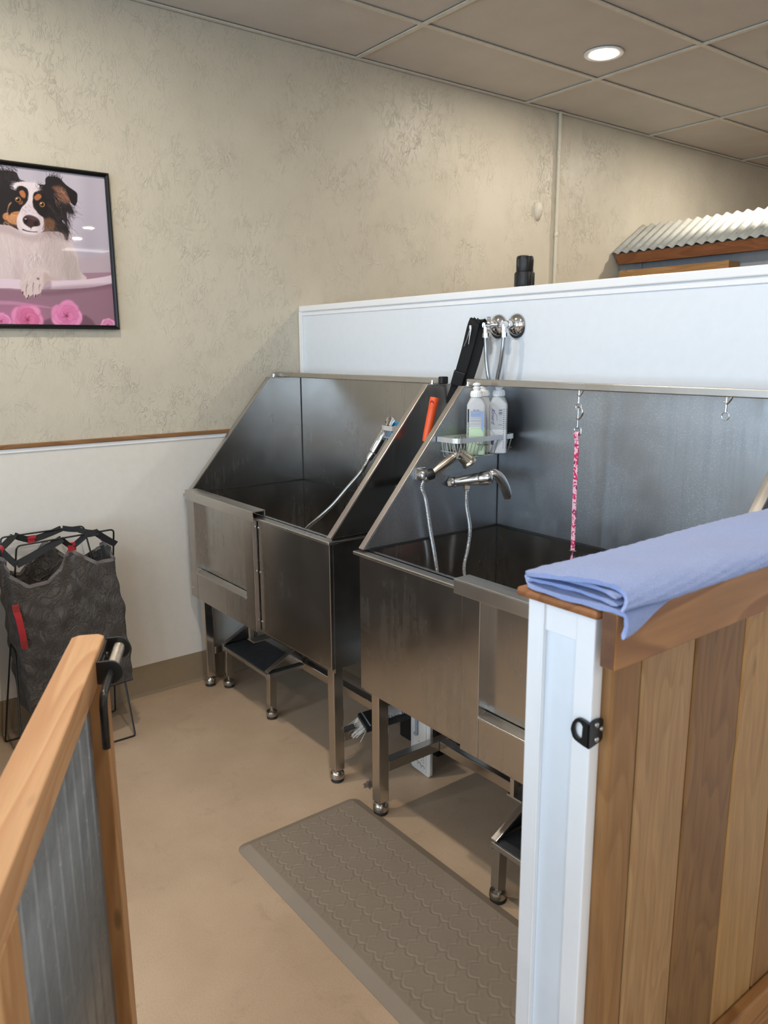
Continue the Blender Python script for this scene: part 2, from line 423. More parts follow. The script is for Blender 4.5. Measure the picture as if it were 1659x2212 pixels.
# ------------------------------------------------------------------ wash tubs
ZR, ZB = .949, .466          # rim height, underside of basin
def make_tub(x0, W, door_left, label, wet):
    x1 = x0 + W
    t = thing('dog_wash_tub', label, 'wash tub', (x0 + W / 2, -.35, 0), 'stainless dog wash tubs along the partition')
    splash = M['steel_wet'] if wet else M['steel']
    bx0, bx1, by0, by1 = x0 + .018, x1 - .018, -.650, -.018
    ix0, ix1, iy0, iy1, iz = x0 + .042, x1 - .042, -.628, -.048, .56
    # basin: outer and inner skins
    b = MB()
    o = [(bx0, by0), (bx1, by0), (bx1, by1), (bx0, by1)]; n = [(ix0, iy0), (ix1, iy0), (ix1, iy1), (ix0, iy1)]
    vs = [(x, y, ZB) for x, y in o] + [(x, y, ZR) for x, y in o] + [(x, y, ZR) for x, y in n] + [(x, y, iz) for x, y in n]
    fs = [(3, 2, 1, 0), (12, 13, 14, 15)]
    for k in range(4):
        j = (k + 1) % 4
        fs += [(k, j, 4 + j, 4 + k), (4 + k, 4 + j, 8 + j, 8 + k), (8 + k, 8 + j, 12 + j, 12 + k)]
    b.add(vs, fs)
    b.box(bx0, bx1, by0, by0 + .03, ZB - .016, ZB).box(bx0, bx1, by1 - .03, by1, ZB - .016, ZB)
    b.build('basin', M['steel'], t)
    MB().lathe([(.0, .002), (.028, .002), (.03, .0), (.03, -.004)], (x0 + W / 2, -.3, iz + .003)).build('drain', M['chrome'], t, smooth=40)
    # door frame and plain front
    fm = lambda u: x0 + u if door_left else x1 - u          # u measured from the door side
    def bx(mb, u0, u1, *a):
        a0, a1 = sorted((fm(u0), fm(u1))); mb.box(a0, a1, *a)
    d0, d1, o0, o1 = .052, .688, .128, .615
    zo0, zo1 = .60, .928
    fr = MB()
    bx(fr, d0, o0, -.690, -.650, ZB, ZR - .004); bx(fr, o1, d1, -.690, -.650, ZB, ZR - .004)
    bx(fr, o0, o1, -.690, -.650, ZB, zo0 - .012); bx(fr, o0, o1, -.690, -.650, zo1, ZR - .004)
    dr = fr.build('door_frame', M['steel'], t, bevel=.0025)
    pn = MB(); bx(pn, o0 - .002, o1 + .002, -.656, -.6502, zo0 - .012, zo1 + .002)
    pnl = pn.build('door_panel', M['steel'], t)
    sl = MB()
    a0, a1 = sorted((fm(o0), fm(o1)))
    sl.prism([(a0, -.695, zo0 - .012), (a0, -.660, zo0 - .012), (a0, -.660, zo0 + .004), (a0, -.695, zo0 - .004)], (a1 - a0, 0, 0))
    sl.build('door_sill', M['steel_trim'], t, bevel=.0012)
    cp = MB()
    bx(cp, .066, .712, -.700, -.640, .972, .977); bx(cp, .066, .712, -.700, -.695, .934, .974); bx(cp, .066, .712, -.645, -.640, .951, .974)
    cp.build('door_cap', M['steel_trim'], t, bevel=.0015)
    for u, z in ((.70, .905), (.70, .72), (.70, .51), (.075, .51)):
        yy = -.692 if u < d1 else -.668
        MB().lathe([(.005, 0), (.005, .003), (.0, .005)], (fm(u), yy + .002, z), (0, -1, 0), 10).build('screw', M['chrome'], t, smooth=40)
    pf = MB(); e1 = W - .018
    bx(pf, d1 + .008, e1, -.667, -.650, ZB, ZR - .004)
    pf.build('front_panel', M['steel'], t, bevel=.002)
    # rim
    r = MB()
    r.box(x0, x1, -.682, -.640, .937, ZR); r.box(x0 - .0, x0 + .03, -.668, -.02, .940, ZR - .001); r.box(x1 - .03, x1, -.668, -.02, .940, ZR - .001)
    r.build('rim', M['steel_trim'], t, bevel=.003)
    # splash panels
    prof = [(-.662, .955), (-.222, 1.470), (-.020, 1.470), (-.020, .955)]
    for a, b_ in ((x0 + .012, x0 + .036), (x1 - .036, x1 - .012)):
        s = MB().prism([(a, y, z) for y, z in prof], (b_ - a, 0, 0))
        s.build('side_splash', splash if wet else M['steel'], t, bevel=.0015)
        # folded front flange
        f = MB(); d = Vector((0, .440, .515)).normalized(); nrm = Vector((0, -d.z, d.y))
        f.obox(Vector((a - .001, -.662, .955)) + nrm * .0005, (b_ - a + .002, 0, 0), Vector((0, .440, .515)), nrm * .004)
        f.box(a - .001, b_ + .001, -.226, -.02, 1.470, 1.474)
        f.build('splash_flange', M['steel_trim'], t, bevel=.001)
    MB().box(x0 + .0365, x1 - .0365, -.044, -.020, .958, 1.468).build('back_splash', splash, t)
    MB().box(x0 + .036, x1 - .036, -.0448, -.030, .9495, .9575).box(x0 + .036, x0 + .0395, -.64, -.044, .9495, .9575).box(x1 - .0395, x1 - .036, -.64, -.044, .9495, .9575).box(x0 + .036, x0 + .0385, -.0465, -.043, .95, 1.468).box(x1 - .0385, x1 - .036, -.0465, -.043, .95, 1.468).box(x0 + .0415, x0 + .0435, -.0492, -.047, .57, .949).build('seam', M['rubber'], t)
    # tether bar across the top
    tb = MB().box(x0 - .005, x1 + .005, -.172, -.148, 1.474, 1.497).build('tether_bar', M['steel_trim'], t, bevel=.003)
    for xb in (x0 + .024, x1 - .024):
        for yb in (-.19, -.128):
            MB().lathe([(.009, 0), (.009, .004), (.006, .005), (.006, .014), (.0, .016)], (xb, yb, 1.474), (0, 0, 1), 12).build('bolt', M['chrome'], tb, smooth=40)
    # legs
    for lx in (x0 + .073, x1 - .055):
        for ly in (-.628, -.062):
            lg = MB().box(lx - .021, lx + .021, ly - .021, ly + .021, .05, ZB).build('leg', M['steel_leg'], t, bevel=.003)
            MB().lathe([(.016, .052), (.016, .046), (.022, .043), (.027, .034), (.027, .016), (.023, .012)], (lx, ly, 0)).build('foot', M['leg_glide'], lg, smooth=40)
            MB().lathe([(.022, .013), (.0235, .010), (.0235, .002), (.020, 0)], (lx, ly, 0)).build('foot_pad', M['rubber'], lg, smooth=40)
    for lx in (x0 + .073, x1 - .055):
        MB().box(lx - .019, lx + .019, -.606, -.084, .160, .199).build('side_rail', M['steel_leg'], t, bevel=.003)
    MB().box(x0 + .093, x1 - .075, -.372, -.334, .160, .199).build('stretcher', M['steel_leg'], t, bevel=.003)
    # hanger channel and step bracket below the front edge
    xs_ = sorted((fm(.52), fm(.535)))
    hb = MB().box(xs_[0], xs_[1], -.640, -.622, .372, ZB - .016)
    hb.box(xs_[0] - .012, xs_[1] + .03, -.640, -.56, .368, .374)
    hb.build('step_bracket', M['steel_trim'], t, bevel=.001)
    return t
TA = make_tub(.018, 1.229, True, 'left stainless dog wash tub, against the cream wall, door on its left half', False)
TB = make_tub(1.391, 1.225, False, 'right stainless dog wash tub, beside the white ended half wall, with wet splash', True)

# ------------------------------------------------------------------ low steps under the tubs
def make_step(xa, xb, yf, z, label, yfeet):
    t = thing('tub_step', label, 'step', ((xa + xb) / 2, yf + .1, 0), 'low steps tucked under the tubs')
    MB().box(xa, xb, yf, yf + .19, z - .022, z - .004).build('platform', M['steel_trim'], t, bevel=.002)
    MB().box(xa + .012, xb - .012, yf + .004, yf + .186, z - .004, z).build('tread', M['tread'], t)
    for x in (xa, xb - .022):
        MB().prism([(x, yf + .002, z - .03), (x, yf + .002, z + .004), (x, yf + .012, z + .004), (x, yf + .19, z + .098), (x, yf + .19, z - .022)], (.003, 0, 0)).build('side_plate', M['steel_leg'], t)
        MB().obox((x, yf + .002, z + .002), (.022, 0, 0), (0, .188, .096), (0, -.003, .006)).build('side_arm', M['steel_trim'], t, bevel=.001)
        lg = MB().prism([(x, yf + .006, z - .0), (x + .03, yf + .006, z - .0), (x + .03, yf + .040, z - .022), (x, yf + .040, z - .022)], (0, -.004, -.150)).build('leg', M['steel_leg'], t, bevel=.002)
        fx, fy = x + .014, yf + .020
        MB().lathe([(.006, z - .15), (.006, .040), (.010, .036), (.024, .034), (.026, .028), (.026, .016), (.023, .012)], (fx, fy, 0)).build('foot', M['leg_glide'], lg, smooth=40)
        MB().lathe([(.022, .014), (.0235, .010), (.0235, .002), (.020, 0)], (fx, fy, 0)).build('foot_pad', M['rubber'], lg, smooth=40)
    return t
make_step(.150, .592, -.585, .215, 'low black topped step under the left tub', -.56)
make_step(2.018, 2.46, -.645, .200, 'low step under the right tub, partly behind the white post', -.62)

# ------------------------------------------------------------------ plumbing and things on the right tub
XI = 1.391 + .036      # inner face of right tub's left splash
def hose(mb, pts, r, n=14, pitch=.0052):
    P = smoothpts(pts, n)
    # ribbed metal hose: radius ripples along its length
    L = [0]
    for a, b in zip(P[:-1], P[1:]): L.append(L[-1] + (b - a).length)
    m = int(L[-1] / pitch * 4); out = []; rr = []
    j = 0
    for k in range(m + 1):
        s = L[-1] * k / m
        while j < len(L) - 2 and L[j + 1] < s: j += 1
        f = (s - L[j]) / max(1e-9, L[j + 1] - L[j])
        out.append(P[j].lerp(P[j + 1], f)); rr.append(r * (1.0 if k % 4 in (1, 2) else .80))
    mb.tube(out, rr, 10)
    return mb
# bracket
t = thing('shower_bracket', 'clear swivel bracket on left splash of the right tub holding hand shower', 'bracket', (XI, -.425, 1.18))
MB().box(XI, XI + .012, -.446, -.404, 1.165, 1.208).build('mount_plate', M['chrome'], t, bevel=.003)
MB().lathe([(.020, 0), (.021, .012), (.021, .03), (.017, .036)], (XI + .006, -.425, 1.182), (1, 0, 0)).build('swivel', M['satin'], t, smooth=40)
MB().lathe([(.016, 0), (.019, .006), (.019, .030), (.014, .034)], (XI + .030, -.425, 1.180), (.25, .85, .25)).build('holder_ring', M['black'], t, smooth=40)
# hand shower
t = thing('hand_shower', 'brushed nickel hand shower with long metal hose in right tub', 'hand shower', (XI + .03, -.40, 1.19))
A = Vector((XI + .036, -.415, 1.178)); B = Vector((XI + .062, -.318, 1.243)); d = (B - A).normalized(); L = (B - A).length
MB().lathe([(.010, -.02), (.0125, -.01), (.0125, .016), (.0135, .017), (.0135, .020), (.0125, .021), (.0165, .06), (.0175, .085), (.0150, L + .012)], A, d, 20).build('handle', M['nickel'], t, smooth=40)
hd = (Vector((.03, .06, -.075))).normalized(); C0 = B + d * .018
ph_ = smoothpts([B - d * .030, B - d * .010, B + d * .008 + hd * .002, B + d * .018 + hd * .012, B + d * .022 + hd * .026, B + d * .024 + hd * .040], 6)
MB().tube(ph_, [.0150 + .0095 * (k / (len(ph_) - 1)) ** 1.2 for k in range(len(ph_))], 24).build('neck', M['nickel'], t, smooth=70)
MB().lathe([(.020, -.004), (.0248, .002), (.0262, .006), (.0278, .008), (.0278, .013), (.0262, .016), (.022, .017), (.0, .017)], ph_[-1], hd, 28).build('spray_head', M['nickel'], t, smooth=40)
MB().lathe([(.010, 0), (.007, .008), (.0, .009)], B + Vector((-.012, -.004, .014)), (-.3, -.2, 1), 14).build('button', M['black'], t, smooth=40)
hose(MB(), [A - d * .016, A - d * .03 + Vector((0, .002, -.02)), (XI + .026, -.415, 1.09), (XI + .024, -.393, .985), (XI + .024, -.374, .90), (XI + .03, -.366, .83), (XI + .05, -.36, .72), (XI + .12, -.33, .61)], .0078).build('hose', M['satin'], t, smooth=60)
# mixer tap
t = thing('mixer_tap', 'chrome single lever mixer tap on left splash, hose hanging below it', 'tap', (XI, -.26, 1.16))
a, b = Vector((XI, -.288, 1.140)), Vector((XI + .088, -.235, 1.158)); d = (b - a).normalized(); L = (b - a).length
MB().lathe([(.017, 0), (.017, .016), (.0, .017)], a, d, 6).build('wall_nut', M['chrome'], t)
MB().lathe([(.015, .012), (.019, .016), (.0195, .024), (.016, .028), (.0185, .05), (.021, .085), (.0215, L + .012), (.018, L + .02)], a, d, 24).build('body', M['satin'], t, smooth=40)
e = b + d * .012
MB().lathe([(.0215, -.004), (.0245, .004), (.0245, .03), (.021, .04), (.012, .046), (.0, .047)], e, d, 24).build('cartridge', M['satin'], t, smooth=40)
lv = MB(); c0 = e + d * .030 + Vector((0, 0, .012)); sec = []
path = [(0, 0), (.016, .006), (.032, -.004), (.046, -.024), (.058, -.050), (.066, -.076), (.068, -.094)]
hdir = Vector((.62, .78, 0)).normalized(); ndir = Vector((.70, -.62, .36)).normalized()
wid = [.015, .018, .0185, .0180, .0175, .016, .009]; th = [.011, .011, .010, .008, .0065, .005, .003]
for k, (u, w) in enumerate(path):
    c = c0 + hdir * u + Vector((0, 0, w)); nx = path[min(k + 1, 6)]; pv = path[max(k - 1, 0)]
    tg = (hdir * (nx[0] - pv[0]) + Vector((0, 0, nx[1] - pv[1]))).normalized(); sdir = ndir.cross(tg).normalized(); nn = sdir.cross(tg).normalized()
    sec.append([c + sdir * wid[k] * math.cos(q) + nn * th[k] * math.sin(q) for q in [2 * PI * j / 16 for j in range(16)]])
vs = [p for s_ in sec for p in s_]; fs = [(i * 16 + j, i * 16 + (j + 1) % 16, (i + 1) * 16 + (j + 1) % 16, (i + 1) * 16 + j) for i in range(6) for j in range(16)]
fs += [tuple(range(15, -1, -1)), tuple(6 * 16 + j for j in range(16))]
lv.add(vs, fs); lo = lv.build('lever', M['satin'], t, smooth=60)
sb = lo.modifiers.new('sub', 'SUBSURF'); sb.levels = 2; sb.render_levels = 2
q = a + d * .066
MB().lathe([(.011, .0), (.011, .018), (.009, .02), (.009, .026)], q + Vector((0, 0, -.012)), (0, 0, -1), 6).build('outlet_nut', M['chrome'], t)
hose(MB(), [q + Vector((0, 0, -.03)), q + Vector((.0, .001, -.09)), (XI + .048, -.228, .97), (XI + .044, -.236, .89), (XI + .04, -.246, .84), (XI + .044, -.243, .79), (XI + .07, -.215, .72), (XI + .14, -.20, .63), (XI + .2, -.25, .59)], .0075).build('hose', M['satin'], t, smooth=60)

# wire basket with bottles
def basket(name, label, xw, y0, y1, z0, z1, dep, sgn, nl, ns, group):
    """wire basket on a side splash: xw wall face, projecting sgn*dep"""
    t = thing(name, label, 'basket', (xw, (y0 + y1) / 2, z0), group)
    X = lambda u: xw + sgn * u
    cf = .035
    rim = fillet([(X(.004), y0, 0), (X(dep), y0, 0), (X(dep), y1, 0), (X(.004), y1, 0)], cf, 6)
    r = MB(); n = len(rim); vs = []; fs = []
    for p in rim:
        vs += [(p.x, p.y, z1 - .017), (p.x, p.y, z1)]
    for p, q in zip(rim[:-1], rim[1:]):
        a = Vector((p.x, p.y, z1 - .0085)); b = Vector((q.x, q.y, z1 - .0085)); dd = (b - a)
        if dd.length > 1e-4: r.bar(a - dd.normalized() * .0006, b + dd.normalized() * .0006, .003, .017)
    r.bar((X(.004), y0, z1 - .0085), (X(.004), y1, z1 - .0085), .003, .017)
    r.build('rim_band', M['wirewhite'], t)
    w = MB(); ins = .022; rw = .0016
    for k in range(nl):
        y = y0 + .02 + (y1 - y0 - .04) * k / (nl - 1); yb = (y0 + ins) + (y1 - y0 - 2 * ins) * k / (nl - 1)
        w.tube(fillet([(X(.005), y, z1 - .01), (X(.012), yb, z0), (X(dep - ins), yb, z0), (X(dep - .002), y, z1 - .01)], .008, 4), rw, 6)
    for k in range(ns):
        u = .02 + (dep - .04) * k / (ns - 1); ub = .014 + (dep - ins - .016) * k / (ns - 1)
        w.tube(fillet([(X(u), y0 + .002, z1 - .01), (X(ub), y0 + ins, z0), (X(ub), y1 - ins, z0), (X(u), y1 - .002, z1 - .01)], .008, 4), rw, 6)
    w.tube([(X(.008), y0 + .012, z0 + .02), (X(dep - .014), y0 + .012, z0 + .02)], rw, 6)
    w.tube([(X(.008), y1 - .012, z0 + .02), (X(dep - .014), y1 - .012, z0 + .02)], rw, 6)
    w.build('wire_cage', M['wirewhite'], t, smooth=60)
    MB().lathe([(.006, 0), (.006, .004), (.003, .006)], (X(.006), y0 + .075, z1 - .009), (sgn, 0, 0), 12).build('screw', M['chrome'], t, smooth=40)
    return t
basket('wire_basket', 'silver wire basket with three bottles on left splash of the right tub', XI, -.346, -.062, 1.237, 1.307, .105, 1, 15, 6, 'wire baskets on the tub splashes')
XA = .018 + 1.229 - .036
basket('wire_basket', 'silver wire basket with blue brush glove on right splash of the left tub', XA, -.37, -.22, 1.262, 1.327, .08, -1, 9, 5, 'wire baskets on the tub splashes')

def m_bottle():
    t = NT('translucent_bottle_plastic'); v = t.coords()
    t.set(color=t.ramp(t.noise(v, 30, 2.), [(.3, rgb(228, 231, 235)), (.7, rgb(236, 238, 240))]), rough=.3, trans=.35, ior=1.2, spec=.4)
    return t.m
M['bottle'] = m_bottle()
M['capwhite'] = plain('white_bottle_cap', rgb(240, 240, 238), .35, var=.01)
M['liq_green'] = plain('pale_green_liquid', rgb(202, 226, 188), .3, var=.02)
M['liq_cream'] = plain('cream_liquid', rgb(222, 216, 202), .3, var=.02)
M['liq_white'] = plain('milky_liquid', rgb(226, 226, 228), .3, var=.02)
M['ink_black'] = plain('black_print', (.01, .01, .012), .4, var=.05)
M['ink_violet'] = plain('violet_print', rgb(62, 44, 120), .4, var=.05)
M['ink_blue'] = plain('pale_blue_print', rgb(150, 172, 214), .4, var=.05)
M['ink_grey'] = plain('grey_print', rgb(110, 118, 140), .4, var=.05)
M['ink_white'] = plain('white_print', rgb(236, 236, 236), .4, var=.02)
def text_mesh(name, txt, size, mat, parent, origin, ux, uy, shear=0., bold=0.):
    """writing laid on a plane: origin (world), ux = reading direction, uy = up direction"""
    cu = bpy.data.curves.new(name, 'FONT'); cu.body = txt; cu.size = size; cu.shear = shear; cu.offset = bold; cu.extrude = .00008
    ob = bpy.data.objects.new(name, cu); COL.objects.link(ob)
    dg = bpy.context.evaluated_depsgraph_get(); me = bpy.data.meshes.new_from_object(ob.evaluated_get(dg))
    bpy.data.objects.remove(ob); bpy.data.curves.remove(cu)
    ux, uy = Vector(ux).normalized(), Vector(uy).normalized(); uz = ux.cross(uy)
    off = Vector((0, 0, 0)); p = parent
    while p is not None: off += p.location; p = p.parent
    o = Vector(origin)
    for v in me.vertices:
        q = o + ux * v.co.x + uy * v.co.y + uz * v.co.z - off
        v.co = q
    me.materials.clear(); me.materials.append(mat); me.name = name
    r = bpy.data.objects.new(name, me); COL.objects.link(r); r.parent = parent
    return r
def bottle(x, y, z, ang, hw, hd, label, liq, level):
    """square shouldered dispensing bottle; hw along its own face width, hd half depth"""
    t = thing('dispenser_bottle', label, 'bottle', (x, y, z), 'dispenser bottles in the wire basket')
    ca, sa = math.cos(ang), math.sin(ang)
    fx, fy = Vector((ca, sa, 0)), Vector((-sa, ca, 0))      # face width, depth
    def ringp(a, b, c, zz, q=4):
        out = []
        for sx, sy, a0 in ((1, 1, 0), (-1, 1, PI / 2), (-1, -1, PI), (1, -1, 3 * PI / 2)):
            for k in range(q + 1):
                th = a0 + PI / 2 * k / q
                p = fx * (sx * (a - c) + c * math.cos(th)) + fy * (sy * (b - c) + c * math.sin(th))
                out.append((x + p.x, y + p.y, z + zz))
        return out
    def loft(name, rings, mat, smooth=35):
        m = MB(); n = len(rings[0]); vs = [p for r in rings for p in r]
        fs = [(i * n + j, i * n + (j + 1) % n, (i + 1) * n + (j + 1) % n, (i + 1) * n + j) for i in range(len(rings) - 1) for j in range(n)]
        fs += [tuple(range(n - 1, -1, -1)), tuple((len(rings) - 1) * n + j for j in range(n))]
        m.add(vs, fs); return m.build(name, mat, t, smooth=smooth)
    cr = .010; ht = .176
    body = loft('bottle_body', [ringp(hw - .005, hd - .005, .007, 0), ringp(hw - .001, hd - .001, cr, .003), ringp(hw, hd, cr, .008), ringp(hw, hd, cr, ht - .004), ringp(hw - .0015, hd - .0015, cr, ht),
                         ringp(.0205, .0205, .0203, ht + .021), ringp(.0165, .0165, .0163, ht + .023), ringp(.0165, .0165, .0163, ht + .034)], M['bottle'])
    loft('liquid', [ringp(hw - .0046, hd - .0046, .0072, .0), ringp(hw - .0006, hd - .0006, cr, .003), ringp(hw + .0002, hd + .0002, cr, .008), ringp(hw + .0002, hd + .0002, cr, level)], liq)
    o = Vector((x, y, z + ht + .024))
    cp = MB(); R = .0205
    cp.lathe([(R, 0), (R, .002), (R, .016), (R - .001, .019), (R - .004, .021), (.011, .022)], o, (0, 0, 1), 36)
    for k in range(18):
        a = 2 * PI * k / 18; q = o + Vector((math.cos(a) * R, math.sin(a) * R, .008)); cp.lathe([(.0012, -.006), (.0012, .006)], q, (0, 0, 1), 6)
    cp.build('screw_cap', M['capwhite'], t, smooth=40)
    MB().lathe([(.011, .020), (.011, .025), (.0135, .028), (.0138, .031), (.0105, .034), (.0085, .0355), (.0125, .038), (.014, .0415), (.0125, .045), (.008, .048), (.0, .049)], o, (0, 0, 1), 24).build('push_top', M['capwhite'], t, smooth=40)
    return t, fx, fy
TZ = 1.2392
# front bottle: its broad face looks to the camera side
cv = Vector((.80, -.60, 0)).normalized()
BA = math.atan2(.74, .67)     # direction of broad face width
def face_frame(t, x, y, z, fx, fy, hw, hd):
    n = -fy                                  # broad face outward
    o = Vector((x, y, z)) + n * (hd + .0003)
    return o, fx, n
bx_, by_ = XI + .060, -.218
t, fx, fy = bottle(bx_, by_, TZ, BA, .0325, .0250, 'front left dispenser bottle, half full of pale green liquid', M['liq_green'], .098)
o, u, n = face_frame(t, bx_, by_, TZ, fx, fy, .0325, .0250); up = Vector((0, 0, 1))
def rect(mb, o, u, a0, a1, z0, z1, n, lift=0.):
    p = [o + u * a0 + up * z0 + n * lift, o + u * a1 + up * z0 + n * lift, o + u * a1 + up * z1 + n * lift, o + u * a0 + up * z1 + n * lift]
    mb.prism(p, n * .0001)
m = MB(); rect(m, o, u, -.0305, -.0255, .058, .160, n); m.build('label_bar', M['ink_black'], t)
text_mesh('bar_lettering', 'TARO CARE SHAMPOO', .0052, M['ink_white'], t, o + u * -.0262 + up * .0605 + n * .0002, (0, 0, 1), -u, 0, .00008)
text_mesh('fill_line_lettering', 'FILL LINE', .0050, M['ink_violet'], t, o + u * -.012 + up * .1545, u, up, .25, .00008)
m = MB()
for z0, z1 in ((.1515, .1526), (.1435, .1446), (.129, .1296), (.122, .1226), (.118, .1186), (.109, .1096), (.0925, .0931), (.065, .0656)): rect(m, o, u, -.0205, .0165 if z0 > .07 else .024, z0, z1, n)
m.build('label_lines', M['ink_grey'], t)
m = MB(); rect(m, o, u, -.020, .016, .1335, .143, n); rect(m, o, u, -.020, .016, .147, .1512, n)
p = [o + u * .017 + up * .1515, o + u * .0235 + up * .1515, o + u * .0235 + up * .078, o + u * .0165 + up * .093]; m.prism([q + n * .00002 for q in p], n * .0001)
m.build('label_tint', M['ink_blue'], t)
m = MB()
for k in range(17): rect(m, o, u, .0255, .0290, .0650 + k * .0054, .0664 + k * .0054, n)
m.build('tick_marks', M['ink_grey'], t)
text_mesh('mixing_lettering', 'Mixing bottle', .0075, M['ink_black'], t, o + u * .004 + up * .036, u, up, 0, .0002)
m = MB()
for k in range(4): rect(m, o, u, .006, .026 - .002 * (k % 2), .0315 - k * .0042, .0322 - k * .0042, n)
m.build('small_print', M['ink_grey'], t)
# back bottle and right bottle
bottle(XI + .033, -.158, TZ, BA, .026, .0215, 'rear dispenser bottle, mostly hidden behind the other two bottles', M['liq_cream'], .085)
bx_, by_ = XI + .076, -.126
t, fx, fy = bottle(bx_, by_, TZ, BA - .06, .0315, .0245, 'right hand dispenser bottle with violet script and milky liquid', M['liq_white'], .085)
o, u, n = face_frame(t, bx_, by_, TZ, fx, fy, .0315, .0245)
text_mesh('script_lettering', 'Kinserd', .0165, M['ink_violet'], t, o + u * -.0235 + up * .158, (0, 0, -1), u, .45, .0001)
m = MB(); m.tube([q + n * .0003 for q in smoothpts([o + u * -.024 + up * .161, o + u * -.016 + up * .148, o + u * -.007 + up * .136, o + u * -.004 + up * .122, o + u * -.0055 + up * .117], 6)], .0005, 6)
m.tube([o + u * -.027 + up * .088 + n * .0003, o + u * -.012 + up * .068 + n * .0003], .0005, 6); m.build('script_flourish', M['ink_violet'], t)
m = MB()
for z0, z1 in ((.157, .1574), (.150, .154), (.1405, .146), (.136, .138), (.128, .1284), (.117, .1174), (.101, .1025), (.075, .0755)): rect(m, o, u, .001, .0135, z0, z1, n)
m.build('label_lines', M['ink_grey'], t)
m = MB()
for k in range(20): rect(m, o, u, .0175, .0205, .020 + k * .0071, .0222 + k * .0071, n); rect(m, o, u, .0275, .0298, .020 + k * .0071, .0222 + k * .0071, n)
m.build('tick_marks', M['ink_black'], t)
m = MB(); rect(m, o, u, -.024, -.013, .032, .054, n); m.build('label_block', M['ink_violet'], t)
# ------------------------------------------------------------------ left tub: hand shower lying in the basket, blue glove
t = thing('hand_shower', 'chrome hand shower leaning in the left tub basket, hose trailing down', 'hand shower', (1.12, -.36, 1.28))
P0, P1 = Vector((1.112, -.388, 1.222)), Vector((1.140, -.342, 1.312)); d = (P1 - P0).normalized(); L = (P1 - P0).length
MB().lathe([(.010, -.03), (.0125, -.02), (.0125, 0), (.016, .004), (.0165, .05), (.015, L - .012), (.011, L)], P0, d, 20).build('handle', M['chrome'], t, smooth=40)
MB().tube(smoothpts([P1 - d * .004, P1 + d * .010, P1 + d * .020], 4), .011, 14).build('neck', M['chrome'], t, smooth=60)
hd = Vector((-.35, .35, .14)).normalized(); c = P1 + d * .020
MB().lathe([(.011, -.040), (.0125, -.034), (.0135, .012), (.017, .018), (.018, .028), (.015, .032), (.0, .032)], c, -hd * -1, 20).build('spray_head', M['chrome'], t, smooth=40)
hose(MB(), [P0 - d * .028, P0 - d * .05, (1.06, -.404, 1.145), (.99, -.421, 1.075), (.91, -.434, 1.0), (.82, -.443, .934), (.72, -.442, .87), (.64, -.43, .80), (.60, -.40, .70), (.66, -.34, .60), (.80, -.30, .575)], .0080).build('hose', M['satin'], t, smooth=60)
g = MB()
g.lathe([(.004, -.030), (.022, -.026), (.028, -.008), (.027, .010), (.018, .024), (.004, .028)], (1.152, -.318, 1.290), (.2, .3, 1), 16)
gl = thing('brush_glove', 'bright blue rubber brush glove stuffed in the left tub basket', 'brush glove', (1.165, -.31, 1.28))
g.build('palm', M['blue'], gl, smooth=60)
for k in range(5):
    a = Vector((1.136 + .011 * k, -.322 + .004 * k, 1.303)); b = a + Vector((.012, .05 + .006 * k, .026 - .003 * k))
    f = MB(); f.tube(smoothpts([a, a.lerp(b, .5) + Vector((0, 0, .006)), b], 6), [.0088] * 12 + [.005], 10)
    for q in range(9):
        pp = a.lerp(b, q / 8) + Vector((-.004, 0, .005 + .006 * math.sin(PI * q / 8))); f.lathe([(.0028, -.003), (.0032, 0), (.0018, .004), (.0, .005)], pp, (-.4, -.2, 1), 8)
    f.build('finger', M['blue'], gl, smooth=60)

# ------------------------------------------------------------------ valves, supply hoses, strap on the partition
def valve(x, label, hx):
    t = thing('stop_valve', label, 'valve', (x, 0, 1.685), 'chrome stop valves on the partition')
    MB().lathe([(.040, .004), (.0385, .008), (.030, .016), (.018, .022), (.012, .024)], (x, 0, 1.685), (0, -1, 0), 28).build('escutcheon', M['chrome'], t, smooth=40)
    MB().lathe([(.036, .0), (.037, .006), (.02, .0065)], (x + .002, 0, 1.674), (0, -1, 0), 28).build('gasket', M['black'], t, smooth=40)
    MB().lathe([(.011, .02), (.011, .036), (.014, .037), (.014, .052), (.011, .053), (.011, .074)], (x, 0, 1.685), (0, -1, 0), 18).build('valve_body', M['chrome'], t, smooth=40)
    MB().lathe([(.010, 0), (.010, .028)], (x - .0, -.066, 1.685), (0, 0, -1), 14).lathe([(.012, .028), (.012, .044)], (x, -.066, 1.685), (0, 0, -1), 6).build('outlet_nut', M['chrome'], t)
    hn = MB(); n = 40; vs = []
    hn.lathe([(.006, .07), (.006, .098)], (x, 0, 1.685), (-.75, -.66, 0), 10)
    oc = Vector((x, 0, 1.685)) + Vector((-.75, -.66, 0)).normalized() * .098
    hn.lathe([(.008, -.004), (.022, -.003), (.026, .001), (.026, .006), (.021, .009), (.010, .007), (.0, .0065)], oc, (-.75, -.66, 0), 28)
    for k in range(10):
        a = 2 * PI * k / 10; dd = Vector((-.75, -.66, 0)).normalized(); u = dd.orthogonal().normalized(); w = dd.cross(u)
        hn.lathe([(.0045, -.004), (.0045, .008)], oc + (u * math.cos(a) + w * math.sin(a)) * .0255, dd, 8)
    hn.build('handwheel', M['chrome'], t, smooth=40)
    hose(MB(), hx, .0085, 10, .003).build('supply_hose', M['satin'], t, smooth=60)
    return t
valve(1.372, 'left chrome stop valve on the partition, black strap hung over it', [(1.372, -.066, 1.64), (1.375, -.066, 1.60), (1.376, -.062, 1.55), (1.386, -.055, 1.48), (1.40, -.03, 1.38)])
